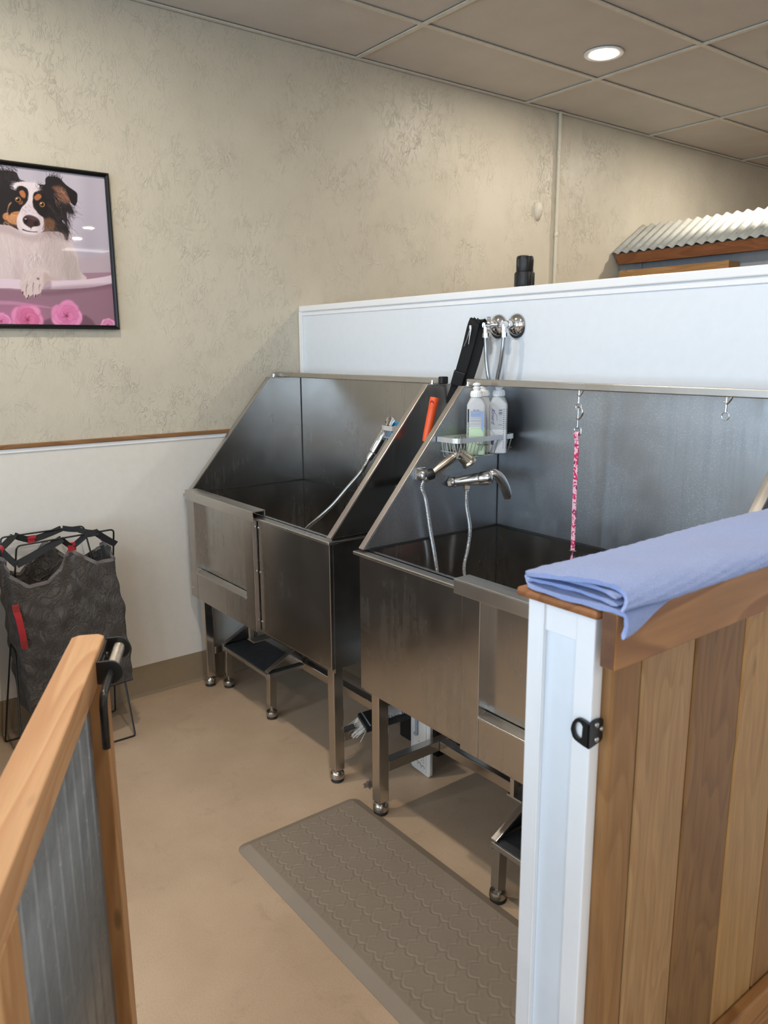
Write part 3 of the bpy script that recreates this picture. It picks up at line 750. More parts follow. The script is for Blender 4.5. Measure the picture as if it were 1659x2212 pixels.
valve(1.462, 'right chrome stop valve on the partition with bare braided hose', [(1.462, -.066, 1.64), (1.460, -.068, 1.60), (1.448, -.064, 1.55), (1.424, -.055, 1.48), (1.408, -.03, 1.38)])
# black strap loop over the left valve
t = thing('webbing_strap', 'black webbing strap loop hanging from left valve between the tubs', 'strap', (1.34, -.09, 1.69))
def ribbon(mb, pts, wdir, w, th=.002):
    """flat webbing along pts; wdir fixed width direction"""
    P = [Vector(p) for p in pts]; n = len(P); vs = []
    for i, p in enumerate(P):
        tg = (P[min(i + 1, n - 1)] - P[max(i - 1, 0)]).normalized(); wd = Vector(wdir[i] if isinstance(wdir, list) else wdir)
        wd = (wd - tg * wd.dot(tg)).normalized(); nn = tg.cross(wd)
        for a, b in ((-1, -1), (1, -1), (1, 1), (-1, 1)):
            vs.append(p + wd * a * w / 2 + nn * b * th / 2)
    fs = [(i * 4 + k, i * 4 + (k + 1) % 4, (i + 1) * 4 + (k + 1) % 4, (i + 1) * 4 + k) for i in range(n - 1) for k in range(4)] + [(3, 2, 1, 0), tuple((n - 1) * 4 + k for k in range(4))]
    return mb.add(vs, fs)
sp = MB(); wd = (.72, .66, -.25)
ribbon(sp, smoothpts([(1.352, -.088, 1.702), (1.348, -.104, 1.690), (1.318, -.106, 1.60), (1.280, -.108, 1.50), (1.262, -.11, 1.455), (1.245, -.12, 1.40)], 6), wd, .040)
ribbon(sp, smoothpts([(1.352, -.088, 1.702), (1.356, -.072, 1.690), (1.334, -.070, 1.60), (1.300, -.077, 1.50), (1.278, -.087, 1.44), (1.255, -.10, 1.38)], 6), wd, .040)
sp.build('webbing', M['web'], t)
sk = MB(); a, b = Vector((1.290, -.113, 1.520)), Vector((1.270, -.114, 1.468)); dd = (a - b).normalized(); wv = Vector(wd); wv = (wv - dd * wv.dot(dd)).normalized(); nn = dd.cross(wv)
sk.obox(b - wv * .022 - nn * .006, dd * .055, wv * .044, nn * .016); sk.build('slide_buckle', M['black'], t, bevel=.003)
tg = MB(); tg.tube([(1.340, -.112, 1.672), (1.325, -.114, 1.635), (1.312, -.116, 1.61)], [.0035, .002, .001], 8); tg.tube([(1.343, -.112, 1.672), (1.339, -.115, 1.64), (1.336, -.116, 1.618)], [.0035, .002, .001], 8)
tg.lathe([(.006, 0), (.006, .012)], (1.342, -.113, 1.684), (0, 0, -1), 12); tg.build('cord_end', M['satin'], t, smooth=50)
# orange handle hanging between the tubs
t = thing('squeegee', 'squeegee with an orange hollow handle hanging in gap between the two tubs', 'squeegee', (1.315, -.28, 1.37))
oh = MB(); a, b = Vector((1.324, -.266, 1.432)), Vector((1.318, -.296, 1.300)); dd = (b - a).normalized()
oh.lathe([(.0125, .012), (.0135, 0), (.0155, .0), (.0165, .004), (.0165, .03), (.0160, .031), (.0150, .10), (.0145, .14), (.0125, .16)], a, dd, 24)
oh.build('handle', M['orange'], t, smooth=40)
MB().lathe([(.0, -.0006), (.006, -.0006), (.008, 0), (.006, .0006)], a + dd * .017 + Vector((.4, -.9, 0)).normalized() * .0160, (.4, -.9, .05), 18).build('hang_hole', M['redweb'], t)
MB().lathe([(.009, .15), (.008, .30)], a, dd, 14).build('shaft', M['black'], t, smooth=40)
MB().obox(a + dd * .30 + Vector((-.012, -.10, -.01)), (.024, 0, 0), (0, .2, 0), (0, 0, -.03)).build('rubber_blade', M['rubber'], t, bevel=.004)
MB().box(1.238, 1.262, -.176, -.145, 1.4745, 1.502).build('bar_end_cap', M['black'], TA, bevel=.004)

# ------------------------------------------------------------------ snap hooks and leash
def snap(mb, o, up=1, s=1.):
    """bolt snap: ring at o, hook away from it along up*z"""
    o = Vector(o); V = lambda x, z, y=0: o + Vector((x * s, y * s, up * z * s))
    mb.tube([V(0, .010), V(0, .05)], .0042 * s, 10)
    mb.lathe([(.0058 * s, 0), (.0058 * s, .006 * s)], V(0, .008), (0, 0, up), 12)
    mb.tube(smoothpts([V(0, .034), V(.011, .046), (V(.0175, .060)), V(.013, .074), V(.001, .079), V(-.003, .073)], 6), [.0045 * s] * 20 + [.0035 * s] * 11, 10)
    mb.tube([V(0, .05), V(-.001, .072)], .0028 * s, 8)
    mb.lathe([(.003 * s, 0), (.0036 * s, .006 * s)], V(-.002, .041), (-1, 0, 0), 10)
    return mb
def hookring(mb, o, r, rt=.0018, sq=1.):
    o = Vector(o); mb.tube([o + Vector((r * math.cos(a), 0, r * sq * math.sin(a))) for a in [2 * PI * k / 24 for k in range(24)]], rt, 8, True)
for x, lab in ((1.879, 'small chrome snap hook on the tether bar holding the pink leash'), (2.359, 'empty chrome snap hook with ring on the tether bar, above the towel')):
    t = thing('snap_hook', lab, 'snap hook', (x, -.16, 1.42), 'snap hooks on the tether bar')
    z0 = 1.428
    snap(MB(), (x, -.160, z0), 1, .80).build('hook_body', M['chrome'], t, smooth=60)
    m = MB(); hookring(m, (x, -.160, z0 - .004), .0105); m.build('ring', M['chrome'], t, smooth=60)
t = thing('dog_leash', 'pink and red patterned dog leash hanging in the right tub', 'leash', (1.878, -.16, 1.40))
sn = MB(); snap(sn, (1.879, -.160, 1.352), 1, .92); sn.build('bolt_snap', M['satin'], t, smooth=60)
m = MB(); m.tube(fillet([(1.868, -.16, 1.349), (1.866, -.16, 1.358), (1.892, -.16, 1.358), (1.893, -.16, 1.336), (1.864, -.16, 1.336), (1.866, -.16, 1.358), (1.880, -.16, 1.358)], .004), .0019, 8); m.build('square_ring', M['chrome'], t, smooth=60)
lt = NT('pink_leash_print'); v = lt.coords((1, .4, 1)); nn_ = lt.noise(v, 70, 2., .5, 1.2); n2 = lt.noise(v, 55, 2., .5, .8)
c = lt.ramp(nn_, [(.455, rgb(208, 34, 92)), (.475, rgb(244, 190, 206))]); c = lt.mix(lt.ramp(n2, [(.62, 0), (.64, 1)]), c, rgb(120, 40, 84)); lt.set(color=c, rough=.7, sheen=.15); lt.bump(lt.noise(v, 900, 2.), .3, .002)
m = MB(); ribbon(m, smoothpts([(1.8785, -.1605, 1.345), (1.877, -.158, 1.20), (1.876, -.155, 1.05), (1.876, -.154, .955)], 12), (1, 0, 0), .0155, .0022)
ribbon(m, smoothpts([(1.8785, -.1605, 1.345), (1.879, -.166, 1.338), (1.879, -.163, 1.32)], 5), (1, 0, 0), .0155, .0022)
ribbon(m, smoothpts([(1.876, -.152, .955), (1.872, -.150, .92), (1.866, -.145, .86), (1.864, -.15, .80), (1.872, -.16, .775)], 8), (1, 0, 0), .0155, .0022)
ribbon(m, smoothpts([(1.876, -.157, .955), (1.880, -.162, .92), (1.884, -.168, .86), (1.883, -.168, .80), (1.872, -.16, .775)], 8), (.6, -.5, 0), .0155, .0022)
m.build('webbing', lt.m, t)
MB().box(1.866, 1.886, -.160, -.149, .945, .962).build('clamp', M['satin'], t, bevel=.001)

# ------------------------------------------------------------------ things on the floor below the tubs
t = thing('perforated_panel', 'white perforated plastic panel standing on floor behind front leg of the right tub', 'plastic panel', (1.345, -.33, 0))
pp = []
for cx, cz, a0 in ((1.385, .016, 270), (1.385, .32, 0), (1.303, .32, 90), (1.303, .022, 180)):
    for k in range(6):
        a = math.radians(a0 + 90 * k / 5); pp.append((cx + .016 * math.cos(a), -.345, cz + .016 * math.sin(a)))
MB().prism(pp, (0, .014, 0)).build('panel_sheet', M['whiteplastic'], t, bevel=.002)
MB().box(1.376, 1.379, -.3475, -.345, .012, .32).box(1.298, 1.301, -.3475, -.345, .02, .32).build('ridge', M['whiteplastic'], t)
m = MB()
for cx, z0, nn2 in ((1.322, .064, 4), (1.336, .060, 8), (1.351, .056, 8), (1.363, .052, 3)):
    for k in range(nn2): m.lathe([(.0020, 0), (.0020, .0006)], (cx, -.3449, z0 + k * .0098), (0, -1, 0), 8)
m.build('holes', M['black'], t)
m = MB()
for cx, z0 in ((1.318, .040), (1.339, .032), (1.360, .026)): m.tube([Vector((cx + .009 * math.cos(a), -.3455, z0 + .011 * math.sin(a))) for a in [PI * k / 10 for k in range(11)]], .0012, 6)
m.build('scallop', M['base'], t, smooth=60)
MB().box(1.319, 1.333, -.353, -.345, .155, .26).lathe([(.008, 0), (.008, .010)], (1.322, -.345, .158), (0, -1, 0), 14).build('slide_catch', M['bluegrey'], t, bevel=.001)
t = thing('scrub_brush', 'black brush head topped with white fur resting on a steel rail between the tubs', 'brush', (1.22, -.40, .2))
bo_ = Vector((1.155, -.505, .2005)); bu = Vector((.06, 1, 0)).normalized(); bv = Vector((1, -.36, .0)).normalized(); bn = Vector((0, 0, 1))
MB().obox(bo_, bu * .26, bv * .125, bn * .024).build('brush_block', M['black'], t, bevel=.005)
m = MB()
for k in range(60):
    a_ = bo_ + bv * (.004 + .118 * random.random()) + bn * .010 + bu * .004; m.tube([a_, a_ - bu * (.025 + .03 * random.random()) + Vector((random.gauss(0, .005), 0, -.016 - .018 * random.random()))], .0010, 5)
m.build('bristles', M['whiteplastic'], t)
MB().obox(bo_ + bu * .016 + bn * .0242, bu * .004, bv * .125, bn * .003).build('edge_strip', M['bluegrey'], t)
G = []
for i in range(40):
    row = []
    for j in range(26):
        u_, v_ = i / 39, j / 25; r = max(0, 1 - abs((u_ - .5) * 2) ** 3 - abs((v_ - .5) * 2) ** 3 + random.uniform(-.35, .25))
        p_ = bo_ + bu * (.050 + .19 * u_) + bv * (.026 + .085 * v_ + .003 * random.uniform(-1, 1)) + bn * (.022 + .010 * min(1, r * 2.5) + .002 * random.random() * (r > 0)); row.append(tuple(p_))
    G.append(row)
MB().grid(G).build('fur_clump', M['lint'], t, smooth=60)
tag(MB().box(1.06, 1.30, -.22, -.03, 0, .20).build('dark_filler_bin', M['black'], bevel=.006), 'plain black bin added to fill the dark at the partition foot, behind the white panel', 'bin')  # black box put in where the space under the tubs is in shadow
struct(MB().box(.017, 2.7, -.006, .0, 0, .15).build('baseboard_back', M['base']), 'taupe vinyl baseboard added to darken the partition foot', 'baseboard')  # added strip, tones down the bright partition foot seen under the tubs
t = thing('reflection_cabinet', 'dark two door cabinet added out of view by the left wall for its reflection in the right tub', 'cabinet', (.26, -2.3, 0))  # unseen dark body, added so the right tub's front reflects something dark
MB().box(.02, .50, -2.85, -1.76, .06, .88).box(.05, .46, -2.82, -1.79, 0, .06).build('carcass', M['black'], t, bevel=.004)
for a, b in ((-2.84, -2.31), (-2.30, -1.77)):
    dd_ = MB().box(.501, .520, a, b, .07, .87).build('door', M['black'], t, bevel=.003)
    hy = b - .05 if b < -2 else a + .05
    MB().tube([(.52, hy, .55), (.545, hy, .55), (.545, hy, .42), (.52, hy, .42)], .005, 8).build('handle', M['satin'], dd_, smooth=50)
m = MB()
for k in range(60):
    a = Vector((1.297 + random.gauss(0, .007), -.555 + random.gauss(0, .006), .002 + abs(random.gauss(0, .006)))); b = a + Vector((random.gauss(0, .008), random.gauss(0, .008), random.gauss(0, .005))); b.z = max(.001, b.z); c = b + Vector((random.gauss(0, .008), random.gauss(0, .008), random.gauss(0, .005))); c.z = max(.001, c.z)
    m.tube(smoothpts([a, b, c], 4), .0007, 4)
tag(m.build('fur_tuft', M['tuft'], smooth=60), 'small grey tuft of dog fur on floor by front leg of the right tub', 'fur tuft')

# ------------------------------------------------------------------ foam mat
mx0, mx1, my0, my1 = 1.325, 2.52, -1.125, -.640; st = .0030
nx, ny = int((mx1 - mx0) / st), int((my1 - my0) / st)
X, Y = np.meshgrid(np.linspace(mx0, mx1, nx), np.linspace(my0, my1, ny), indexing='ij')
# distance to rounded-rectangle edge -> bevelled border
rad = .035; qx = np.abs(X - (mx0 + mx1) / 2) - ((mx1 - mx0) / 2 - rad); qy = np.abs(Y - (my0 + my1) / 2) - ((my1 - my0) / 2 - rad)
sd = np.hypot(np.maximum(qx, 0), np.maximum(qy, 0)) + np.minimum(np.maximum(qx, qy), 0) - rad
ins = -sd
Zh = .0155 * np.clip(ins / .036, 0, 1) + .0015
S = .078; uu = (X - mx0) / S; vv = (Y - my0) / S
wv = lambda a: .17 * np.abs(np.sin(2 * PI * a))
f1 = np.abs(((uu + wv(vv) + .5) % 1) - .5); row_ = np.floor(uu + wv(vv) + .0)
f2 = np.abs(((vv + .17 * np.abs(np.sin(2 * PI * uu)) + .5) % 1) - .5)
F = np.minimum(f1, f2) * S * .85
inner = np.clip((ins - .043) / .004, 0, 1)
Zh = Zh - .0016 * np.exp(-(F / .0028) ** 2) * inner + .0007 * np.exp(-((F - .005) / .003) ** 2) * inner
# pull outside points onto the rounded corner outline
msk = ins < 0
ex = np.maximum(qx, 0); ey = np.maximum(qy, 0); ln = np.hypot(ex, ey) + 1e-9
Xc = np.where(msk, (mx0 + mx1) / 2 + np.sign(X - (mx0 + mx1) / 2) * ((mx1 - mx0) / 2 - rad + np.where(ln > rad, ex * rad / ln, ex)), X)
Yc = np.where(msk, (my0 + my1) / 2 + np.sign(Y - (my0 + my1) / 2) * ((my1 - my0) / 2 - rad + np.where(ln > rad, ey * rad / ln, ey)), Y)
Zh = np.where(msk, .0015, Zh)
m = MB().grid(np.stack([Xc, Yc, Zh], -1))
tag(m.build('floor_mat', M['mat'], smooth=60), 'taupe anti fatigue mat with quatrefoil embossing in front of tubs', 'mat')

# ------------------------------------------------------------------ bag on a folding wire stand
t = thing('laundry_bag_stand', 'grey mesh bag on a folding black wire stand by white wainscot', 'bag stand', (.22, -1.31, 0))
yl, yr = -1.514, -1.112
def leg_loop(c, yy, s):
    return [Vector((c[0] + .012 * math.cos(a), yy, c[1] + .016 * math.sin(a))) for a in [PI * 2 * k / 14 for k in range(15)]]
rw = .0036
near = MB(); near.tube(fillet([(.205, yl, .470), (.333, -1.485, .884), (.333, -1.117, .896), (.205, yr, .470)], .018), rw, 10)
near.tube(leg_loop((.203, .456), yl + .004, 1), rw * .8, 8); near.tube(leg_loop((.203, .456), yr - .004, 1), rw * .8, 8); near.build('near_top_frame', M['powder'], t, smooth=60)
far = MB(); far.tube(fillet([(.203, yl + .008, .448), (.09, -1.492, .872), (.09, -1.165, .874), (.203, yr - .008, .448)], .018), rw, 10)
far.build('far_top_frame', M['powder'], t, smooth=60)
l1 = MB(); l1.tube(fillet([(.205, yl - .004, .462), (.192, yl - .006, .425), (.09, -1.557, .004), (.09, -1.095, .004), (.198, yr + .002, .44), (.203, yr, .464)], .012), rw, 10); l1.build('wall_side_leg_frame', M['powder'], t, smooth=60)
l2 = MB(); l2.tube(fillet([(.203, yl + .006, .462), (.222, yl + .006, .425), (.374, -1.552, .004), (.374, -1.107, .004), (.214, yr + .004, .44), (.203, yr, .464)], .012), rw, 10); l2.build('room_side_leg_frame', M['powder'], t, smooth=60)
# bag
def bag_surface():
    nu, nv = 150, 70; G = []
    xa, xb, ya, yb = .085, .322, -1.517, -1.120
    per = [(xb, ya), (xb, yb), (xa, yb), (xa, ya)]
    Ls = [yb - ya, xb - xa, yb - ya, xb - xa]; T = sum(Ls)
    zr_ = np.random.default_rng(3); ph = zr_.uniform(0, 6.28, 40)
    tabs = [Ls[0] * .585, Ls[0] + Ls[1] * .45, Ls[0] + Ls[1] + Ls[2] * .52, Ls[0] + Ls[1] + Ls[2] + Ls[3] * .5]
    tz = [.842, .836, .842, .842]; dips = [.725, .745, .70, .70]      # dip after each tab ... before next
    ht = [(tabs[0], .842), (Ls[0] * .82, .772), (Ls[0] * .97, .775), (tabs[1], .838), (Ls[0] + Ls[1] + Ls[2] * .22, .73), (tabs[2], .84), (Ls[0] + Ls[1] + Ls[2] * .78, .715), (tabs[3], .84), (T - .02, .80), (T + Ls[0] * .16, .722), (T + Ls[0] * .34, .728), (T + tabs[0], .842)]
    def rimz(s):
        if s < ht[0][0]: s += T
        for (a, za), (b, zb) in zip(ht[:-1], ht[1:]):
            if a <= s <= b:
                f = (s - a) / (b - a); return za + (zb - za) * (3 * f * f - 2 * f ** 3) if abs(za - zb) < .03 else za + (zb - za) * (f ** .8 if zb < za else f ** 1.3)
        return .8
    for i in range(nu + 1):
        s = T * (i % nu) / nu; r = s; k = 0
        while k < 3 and r > Ls[k]: r -= Ls[k]; k += 1
        f = r / Ls[k]; p, q = per[k], per[(k + 1) % 4]
        x, y = p[0] + (q[0] - p[0]) * f, p[1] + (q[1] - p[1]) * f
        cx, cy = (xa + xb) / 2, (ya + yb) / 2
        zt = rimz(s); row = []
        zb = .205 + .03 * math.sin(3 * s + 1)
        for j in range(nv):
            v_ = j / (nv - 1); z = zt + (zb - zt) * v_
            # hanging folds fan out from the tabs
            w = 0
            for tk in tabs + [tabs[0] + T]:
                dsv = s - tk
                w += math.exp(-(dsv / .11) ** 2) * .010 * math.sin(dsv * 95 / (1 + v_ * 2.5)) * math.exp(-v_ * 2.2)
            n_ = .005 * math.sin(s * 22 + ph[0] + 5 * v_) * math.sin(v_ * 9 + ph[1]) + .004 * math.sin(s * 47 + v_ * 21 + ph[2]) + .0035 * math.sin(s * 31 - v_ * 37 + ph[3])
            n_ *= min(1, v_ * 3 + .15)
            bul = .012 * math.sin(PI * min(1, v_ * 1.1)) * math.sin(PI * f)
            sag = -.06 * max(0, (v_ - .55) / .45) ** 2 * (1 if k in (0, 2) else .3)
            off = w + n_ + bul + sag * 0
            nxn = (1, 0) if k == 0 else ((0, 1) if k == 1 else ((-1, 0) if k == 2 else (0, -1)))
            taper = -.05 * max(0, v_ - .45)
            xx = x + nxn[0] * off + (x - cx) * taper; yy = y + nxn[1] * off + .030 * v_ + (.016 * v_ if y > cy else 0)
            if v_ < .12:
                zz = 1 - v_ / .12
                pull = sum(math.exp(-((s - tk) / .03) ** 2) for tk in tabs)
                xx += (cx - x) * .10 * zz * pull
            row.append((xx, yy, z))
        G.append(row)
    return G
G = bag_surface(); nv_ = len(G[0])
m = MB().grid(G)
bot = [G[i][-1] for i in range(len(G) - 1)]; c = np.mean(np.array(bot), 0)
nb = len(bot); m.add([tuple(p) for p in bot] + [(c[0], c[1], .165)], [(i, (i + 1) % nb, nb) for i in range(nb)])
bo = m.build('mesh_bag', M['mesh'], t, smooth=179)
m = MB(); ribbon(m, [(Vector(r[0]) + (Vector(r[0]) - Vector((c[0], c[1], r[0][2]))).normalized() * .0012 + Vector((0, 0, -.006))) for r in G], (0, 0, 1), .014, .0015); m.build('bag_binding', M['meshtrim'], t)
# red tabs
def tab_at(p, out, name='red_tab'):
    p = Vector(p); o = Vector(out).normalized(); sd_ = Vector((-o.y, o.x, 0))
    mm = MB(); mm.obox(p - sd_ * .016 - o * .003 + Vector((0, 0, -.012)), sd_ * .032, o * .006, (0, 0, .034)); mm.obox(p - sd_ * .0165 - o * .006 + Vector((0, 0, .008)), sd_ * .033, o * .012, (0, 0, .009)); return mm.build(name, M['redweb'], t, bevel=.0015)
tab_at((.318, -1.281, .842), (1, 0, 0)); tab_at((.215, -1.128, .836), (0, 1, 0)); tab_at((.092, -1.375, .842), (-1, 0, 0)); tab_at((.205, -1.512, .842), (0, -1, 0))
st_ = [((.333, -1.492, .812), (.336, -1.32, .888), .034), ((.336, -1.325, .890), (.320, -1.287, .850), .026), ((.320, -1.275, .850), (.336, -1.225, .894), .026),
       ((.336, -1.235, .893), (.336, -1.18, .895), .03), ((.336, -1.19, .894), (.33, -1.112, .832), .032), ((.30, -1.19, .885), (.215, -1.13, .845), .03),
       ((.15, -1.52, .83), (.09, -1.44, .874), .034), ((.09, -1.44, .874), (.094, -1.385, .848), .03), ((.094, -1.365, .848), (.09, -1.255, .876), .03), ((.09, -1.25, .876), (.20, -1.21, .885), .026), ((.19, -1.215, .882), (.33, -1.20, .893), .026),
       ((.205, -1.515, .846), (.15, -1.52, .83), .03), ((.205, -1.515, .846), (.333, -1.492, .812), .03)]
m = MB()
for a, b, w in st_:
    a, b = Vector(a), Vector(b); d = (b - a).normalized()
    wv = Vector((-.74, .6, -.2)).cross(d)
    ribbon(m, [a, a.lerp(b, .33) + Vector((0, 0, -.002)), a.lerp(b, .66) + Vector((0, 0, -.002)), b], wv, w * .85, .0022)
m.build('black_straps', M['web'], t)
# red side handle
hp = smoothpts([(.326, -1.509, .655), (.329, -1.508, .63), (.338, -1.504, .60), (.341, -1.499, .55), (.335, -1.495, .51), (.328, -1.492, .475)], 5)
m = MB(); ribbon(m, hp, (.35, 1, 0), .024, .0025); ho = m.build('red_handle', M['redweb'], t)
m = MB()
for k0, k1 in ((1, 5), (len(hp) - 6, len(hp) - 2)):
    a_, b_ = hp[k0] + Vector((.0022, 0, 0)), hp[k1] + Vector((.0022, 0, 0)); w_ = Vector((.003, .0085, 0))
    for p_, q_ in ((a_ - w_, a_ + w_), (b_ - w_, b_ + w_), (a_ - w_, b_ - w_), (a_ + w_, b_ + w_), (a_ - w_, b_ + w_), (a_ + w_, b_ - w_)): m.tube([p_, q_], .0006, 4)
m.build('stitching', M['endgrain'], ho)

# ------------------------------------------------------------------ gate
GD = Vector((.9, -.436, 0)).normalized(); GN = Vector((.436, .9, 0)).normalized(); G0 = Vector((2.126, -1.726, 0)); GT = 1.12; GL = .705; TH = .054
t = thing('swing_gate', 'open wooden gate with a corrugated metal panel and black spring latch', 'gate', (G0 + GD * GL))
def gbox(mb, s0, s1, n0, n1, z0, z1):
    return mb.obox(G0 + GD * s0 + GN * n0 + Vector((0, 0, z0)), GD * (s1 - s0), GN * (n1 - n0), (0, 0, z1 - z0))
def rail(s0, s1, z0, z1, ch):
    mb = MB(); pts = [(s0, -TH + ch), (s0 + ch, -TH), (s1, -TH), (s1, 0), (s0 + ch, 0), (s0, -ch)]
    return mb.prism([G0 + GD * a + GN * b + Vector((0, 0, z0)) for a, b in pts], (0, 0, z1 - z0))
def local_wood(o, s=1):
    return o
def grot(mb, name, mat, bevel=.004):
    """gate parts keep their own axis along the gate so the grain follows the wood"""
    ang = math.atan2(GD.y, GD.x); R = Matrix.Rotation(-ang, 3, 'Z')
    me = bpy.data.meshes.new(name); base = t.location
    me.from_pydata([tuple(R @ (Vector(p) - base)) for p in mb.v], [], mb.f); me.materials.append(mat)
    bm = bmesh.new(); bm.from_mesh(me); bmesh.ops.recalc_face_normals(bm, faces=bm.faces); bm.to_mesh(me); bm.free()
    o = bpy.data.objects.new(name, me); COL.objects.link(o); o.parent = t; o.rotation_euler = (0, 0, ang)
    if bevel: b = o.modifiers.new('bevel', 'BEVEL'); b.width = bevel; b.segments = 3; b.limit_method = 'ANGLE'
    return o
grot(rail(0, GL, 1.070, GT, .011), 'top_rail', M['cedar'], .003)
grot(rail(.0, GL, .075, .125, .011), 'bottom_rail', M['cedar'], .003)
grot(gbox(MB(), .0, .054, -TH, 0, .125, 1.070), 'stile', M['cedar_v'], .003)
grot(gbox(MB(), GL - .068, GL, -TH, 0, .125, 1.070), 'stile', M['cedar_v'], .003)
s = .05; rows = []
for k in range(260):
    ss = .05 + (GL - .116) * k / 259; ph = (ss / .0635) % 1
    hh = .0028 * math.exp(-((ph - .5) / .045) ** 2)
    rows.append([tuple(G0 + GD * ss + GN * (-.028 + hh) + Vector((0, 0, z))) for z in (.12, 1.075)])
gp = MB().grid(rows); pb = grot(gp, 'corrugated_panel', M['galv'], 0)
pb.data.polygons.foreach_set('use_smooth', [True] * len(pb.data.polygons))
so = pb.modifiers.new('thick', 'SOLIDIFY'); so.thickness = .0012
fl = MB(); gbox(fl, GL - .082, GL - .066, -.026, -.006, .126, 1.069); grot(fl, 'edge_flashing', M['galv'], .001)
# latch
def gp_(s_, n_, z_): return G0 + GD * s_ + GN * n_ + Vector((0, 0, GT + z_))
lt_ = MB(); gbox(lt_, .002, .116, 0.0005, .004, GT - .046, GT - .010); latch = grot(lt_, 'latch_plate', M['powder'], .001)
for s_ in (.002, .112):
    mb = MB(); pr = [(0, -.046), (0, -.008)] + [(.020 + .020 * math.cos(a), -.027 + .020 * math.sin(a)) for a in [PI / 2 - PI * k / 12 for k in range(13)]]
    mb.prism([gp_(s_, a + .0005, b) for a, b in pr], GD * .004); grot(mb, 'latch_ear', M['powder'], .0008)
ax = lambda s_: gp_(s_, .0215, -.026 - .02 * max(0, s_ - .1))
mb = MB(); mb.tube(fillet([ax(-.015), ax(.15), gp_(.197, .0215, -.030), gp_(.203, .021, -.046), gp_(.206, .021, -.112)], .010), .0062, 14); grot(mb, 'latch_bolt', M['powder'], 0).data.polygons.foreach_set('use_smooth', [True] * len(mb.f))
mb = MB(); mb.tube([ax(.008) + (ax(.110) - ax(.008)) * (k / 359) + (GN * math.cos(2 * PI * 22 * k / 359) + Vector((0, 0, 1)) * math.sin(2 * PI * 22 * k / 359)) * .0090 for k in range(360)], .0016, 6); grot(mb, 'latch_spring', M['nickel'], 0).data.polygons.foreach_set('use_smooth', [True] * len(mb.f))
mb = MB(); mb.tube(fillet([gp_(.085, .005, -.020), gp_(.055, .005, -.020), gp_(.055, .005, -.030), gp_(.085, .005, -.030)], .004), .002, 8); mb.lathe([(.005, 0), (.004, .003), (.0, .0035)], gp_(.03, .004, -.028), GN, 12); mb.lathe([(.005, 0), (.004, .003), (.0, .0035)], gp_(.098, .004, -.028), GN, 12); grot(mb, 'latch_screw', M['powder'], 0)

# ------------------------------------------------------------------ wooden half wall in the foreground
FY = -1.297; FE = -.002; FX0, FX1 = 2.714, 2.831
t = MB().box(FX0 + .004, FX1 - .002, FY + .014, FE, 0, 1.249).build('wall_half', M['frp'])
struct(t, 'wood clad half wall in the foreground with white end post and brown cap', 'half wall')
HW = t
MB().box(FX0, FX0 + .0035, FY + .02, FE, 0, 1.249).build('white_liner', M['frp'], HW)
MB().box(FX0 + .026, FX0 + .092, FY + .008, FY + .014, 0, 1.249).build('end_panel', M['panel'], HW)
MB().box(FX0 + .026, FX0 + .092, FY + .003, FY + .008, 1.205, 1.249).build('end_patch', M['pvc'], HW, bevel=.001)
for side in (-1, 1):
    if side < 0: pts = [(FX0 - .002, FY + .04), (FX0 - .002, FY), (FX0 + .028, FY), (FX0 + .028, FY + .008), (FX0 + .002, FY + .008), (FX0 + .002, FY + .04)]
    else: pts = [(FX1, FY + .022), (FX1, FY), (FX1 - .032, FY), (FX1 - .032, FY + .008), (FX1 - .004, FY + .008), (FX1 - .004, FY + .022)]
    MB().prism([(a, b, 0) for a, b in pts], (0, 0, 1.249)).build('corner_trim', M['pvc'], HW, bevel=.0025)
MB().box(FX0 + .0255, FX0 + .0295, FY - .0025, FY + .0, 0, 1.249).build('trim_bead', M['pvc'], HW, bevel=.001)
# boards
yb_ = [FY + .022, -1.205, -1.068, -.920, -.775, -.628, -.48, -.335, -.19, FE]
cm_ = MB(); seq = [0, 1, 2, 3, 0, 2, 1, 0, 3]
for k in range(len(yb_) - 1):
    cm_.cur = seq[k]; g = .0015
    y0_, y1_ = yb_[k] + g, yb_[k + 1] - g
    cm_.prism([(FX1 - .002, y0_, .0), (FX1 + .013, y0_, .0), (FX1 + .0155, y0_ + .004, .0), (FX1 + .0155, y1_ - .004, 0), (FX1 + .013, y1_, 0), (FX1 - .002, y1_, 0)], (0, 0, 1.2))
cm_.build('board_cladding', [M['b1'], M['b2'], M['b3'], M['b4']], HW)
MB().box(FX1 + .016, FX1 + .041, FY - .010, FE, 1.186, 1.2655).build('apron_board', M['apron'], HW, bevel=.003)
MB().box(FX1 + .018, FX1 + .039, FY - .0104, FY - .0098, 1.188, 1.2635).build('apron_end_grain', M['endgrain'], HW)
MB().box(FX1 + .016, FX1 + .040, FY + .03, FE, .0, .385).build('bottom_board', M['apron'], HW, bevel=.004)
capb = MB().box(FX0 - .012, FX1 + .0155, FY - .018, FE, 1.250, 1.265).build('cap_board', M['cap'], HW, bevel=.006)
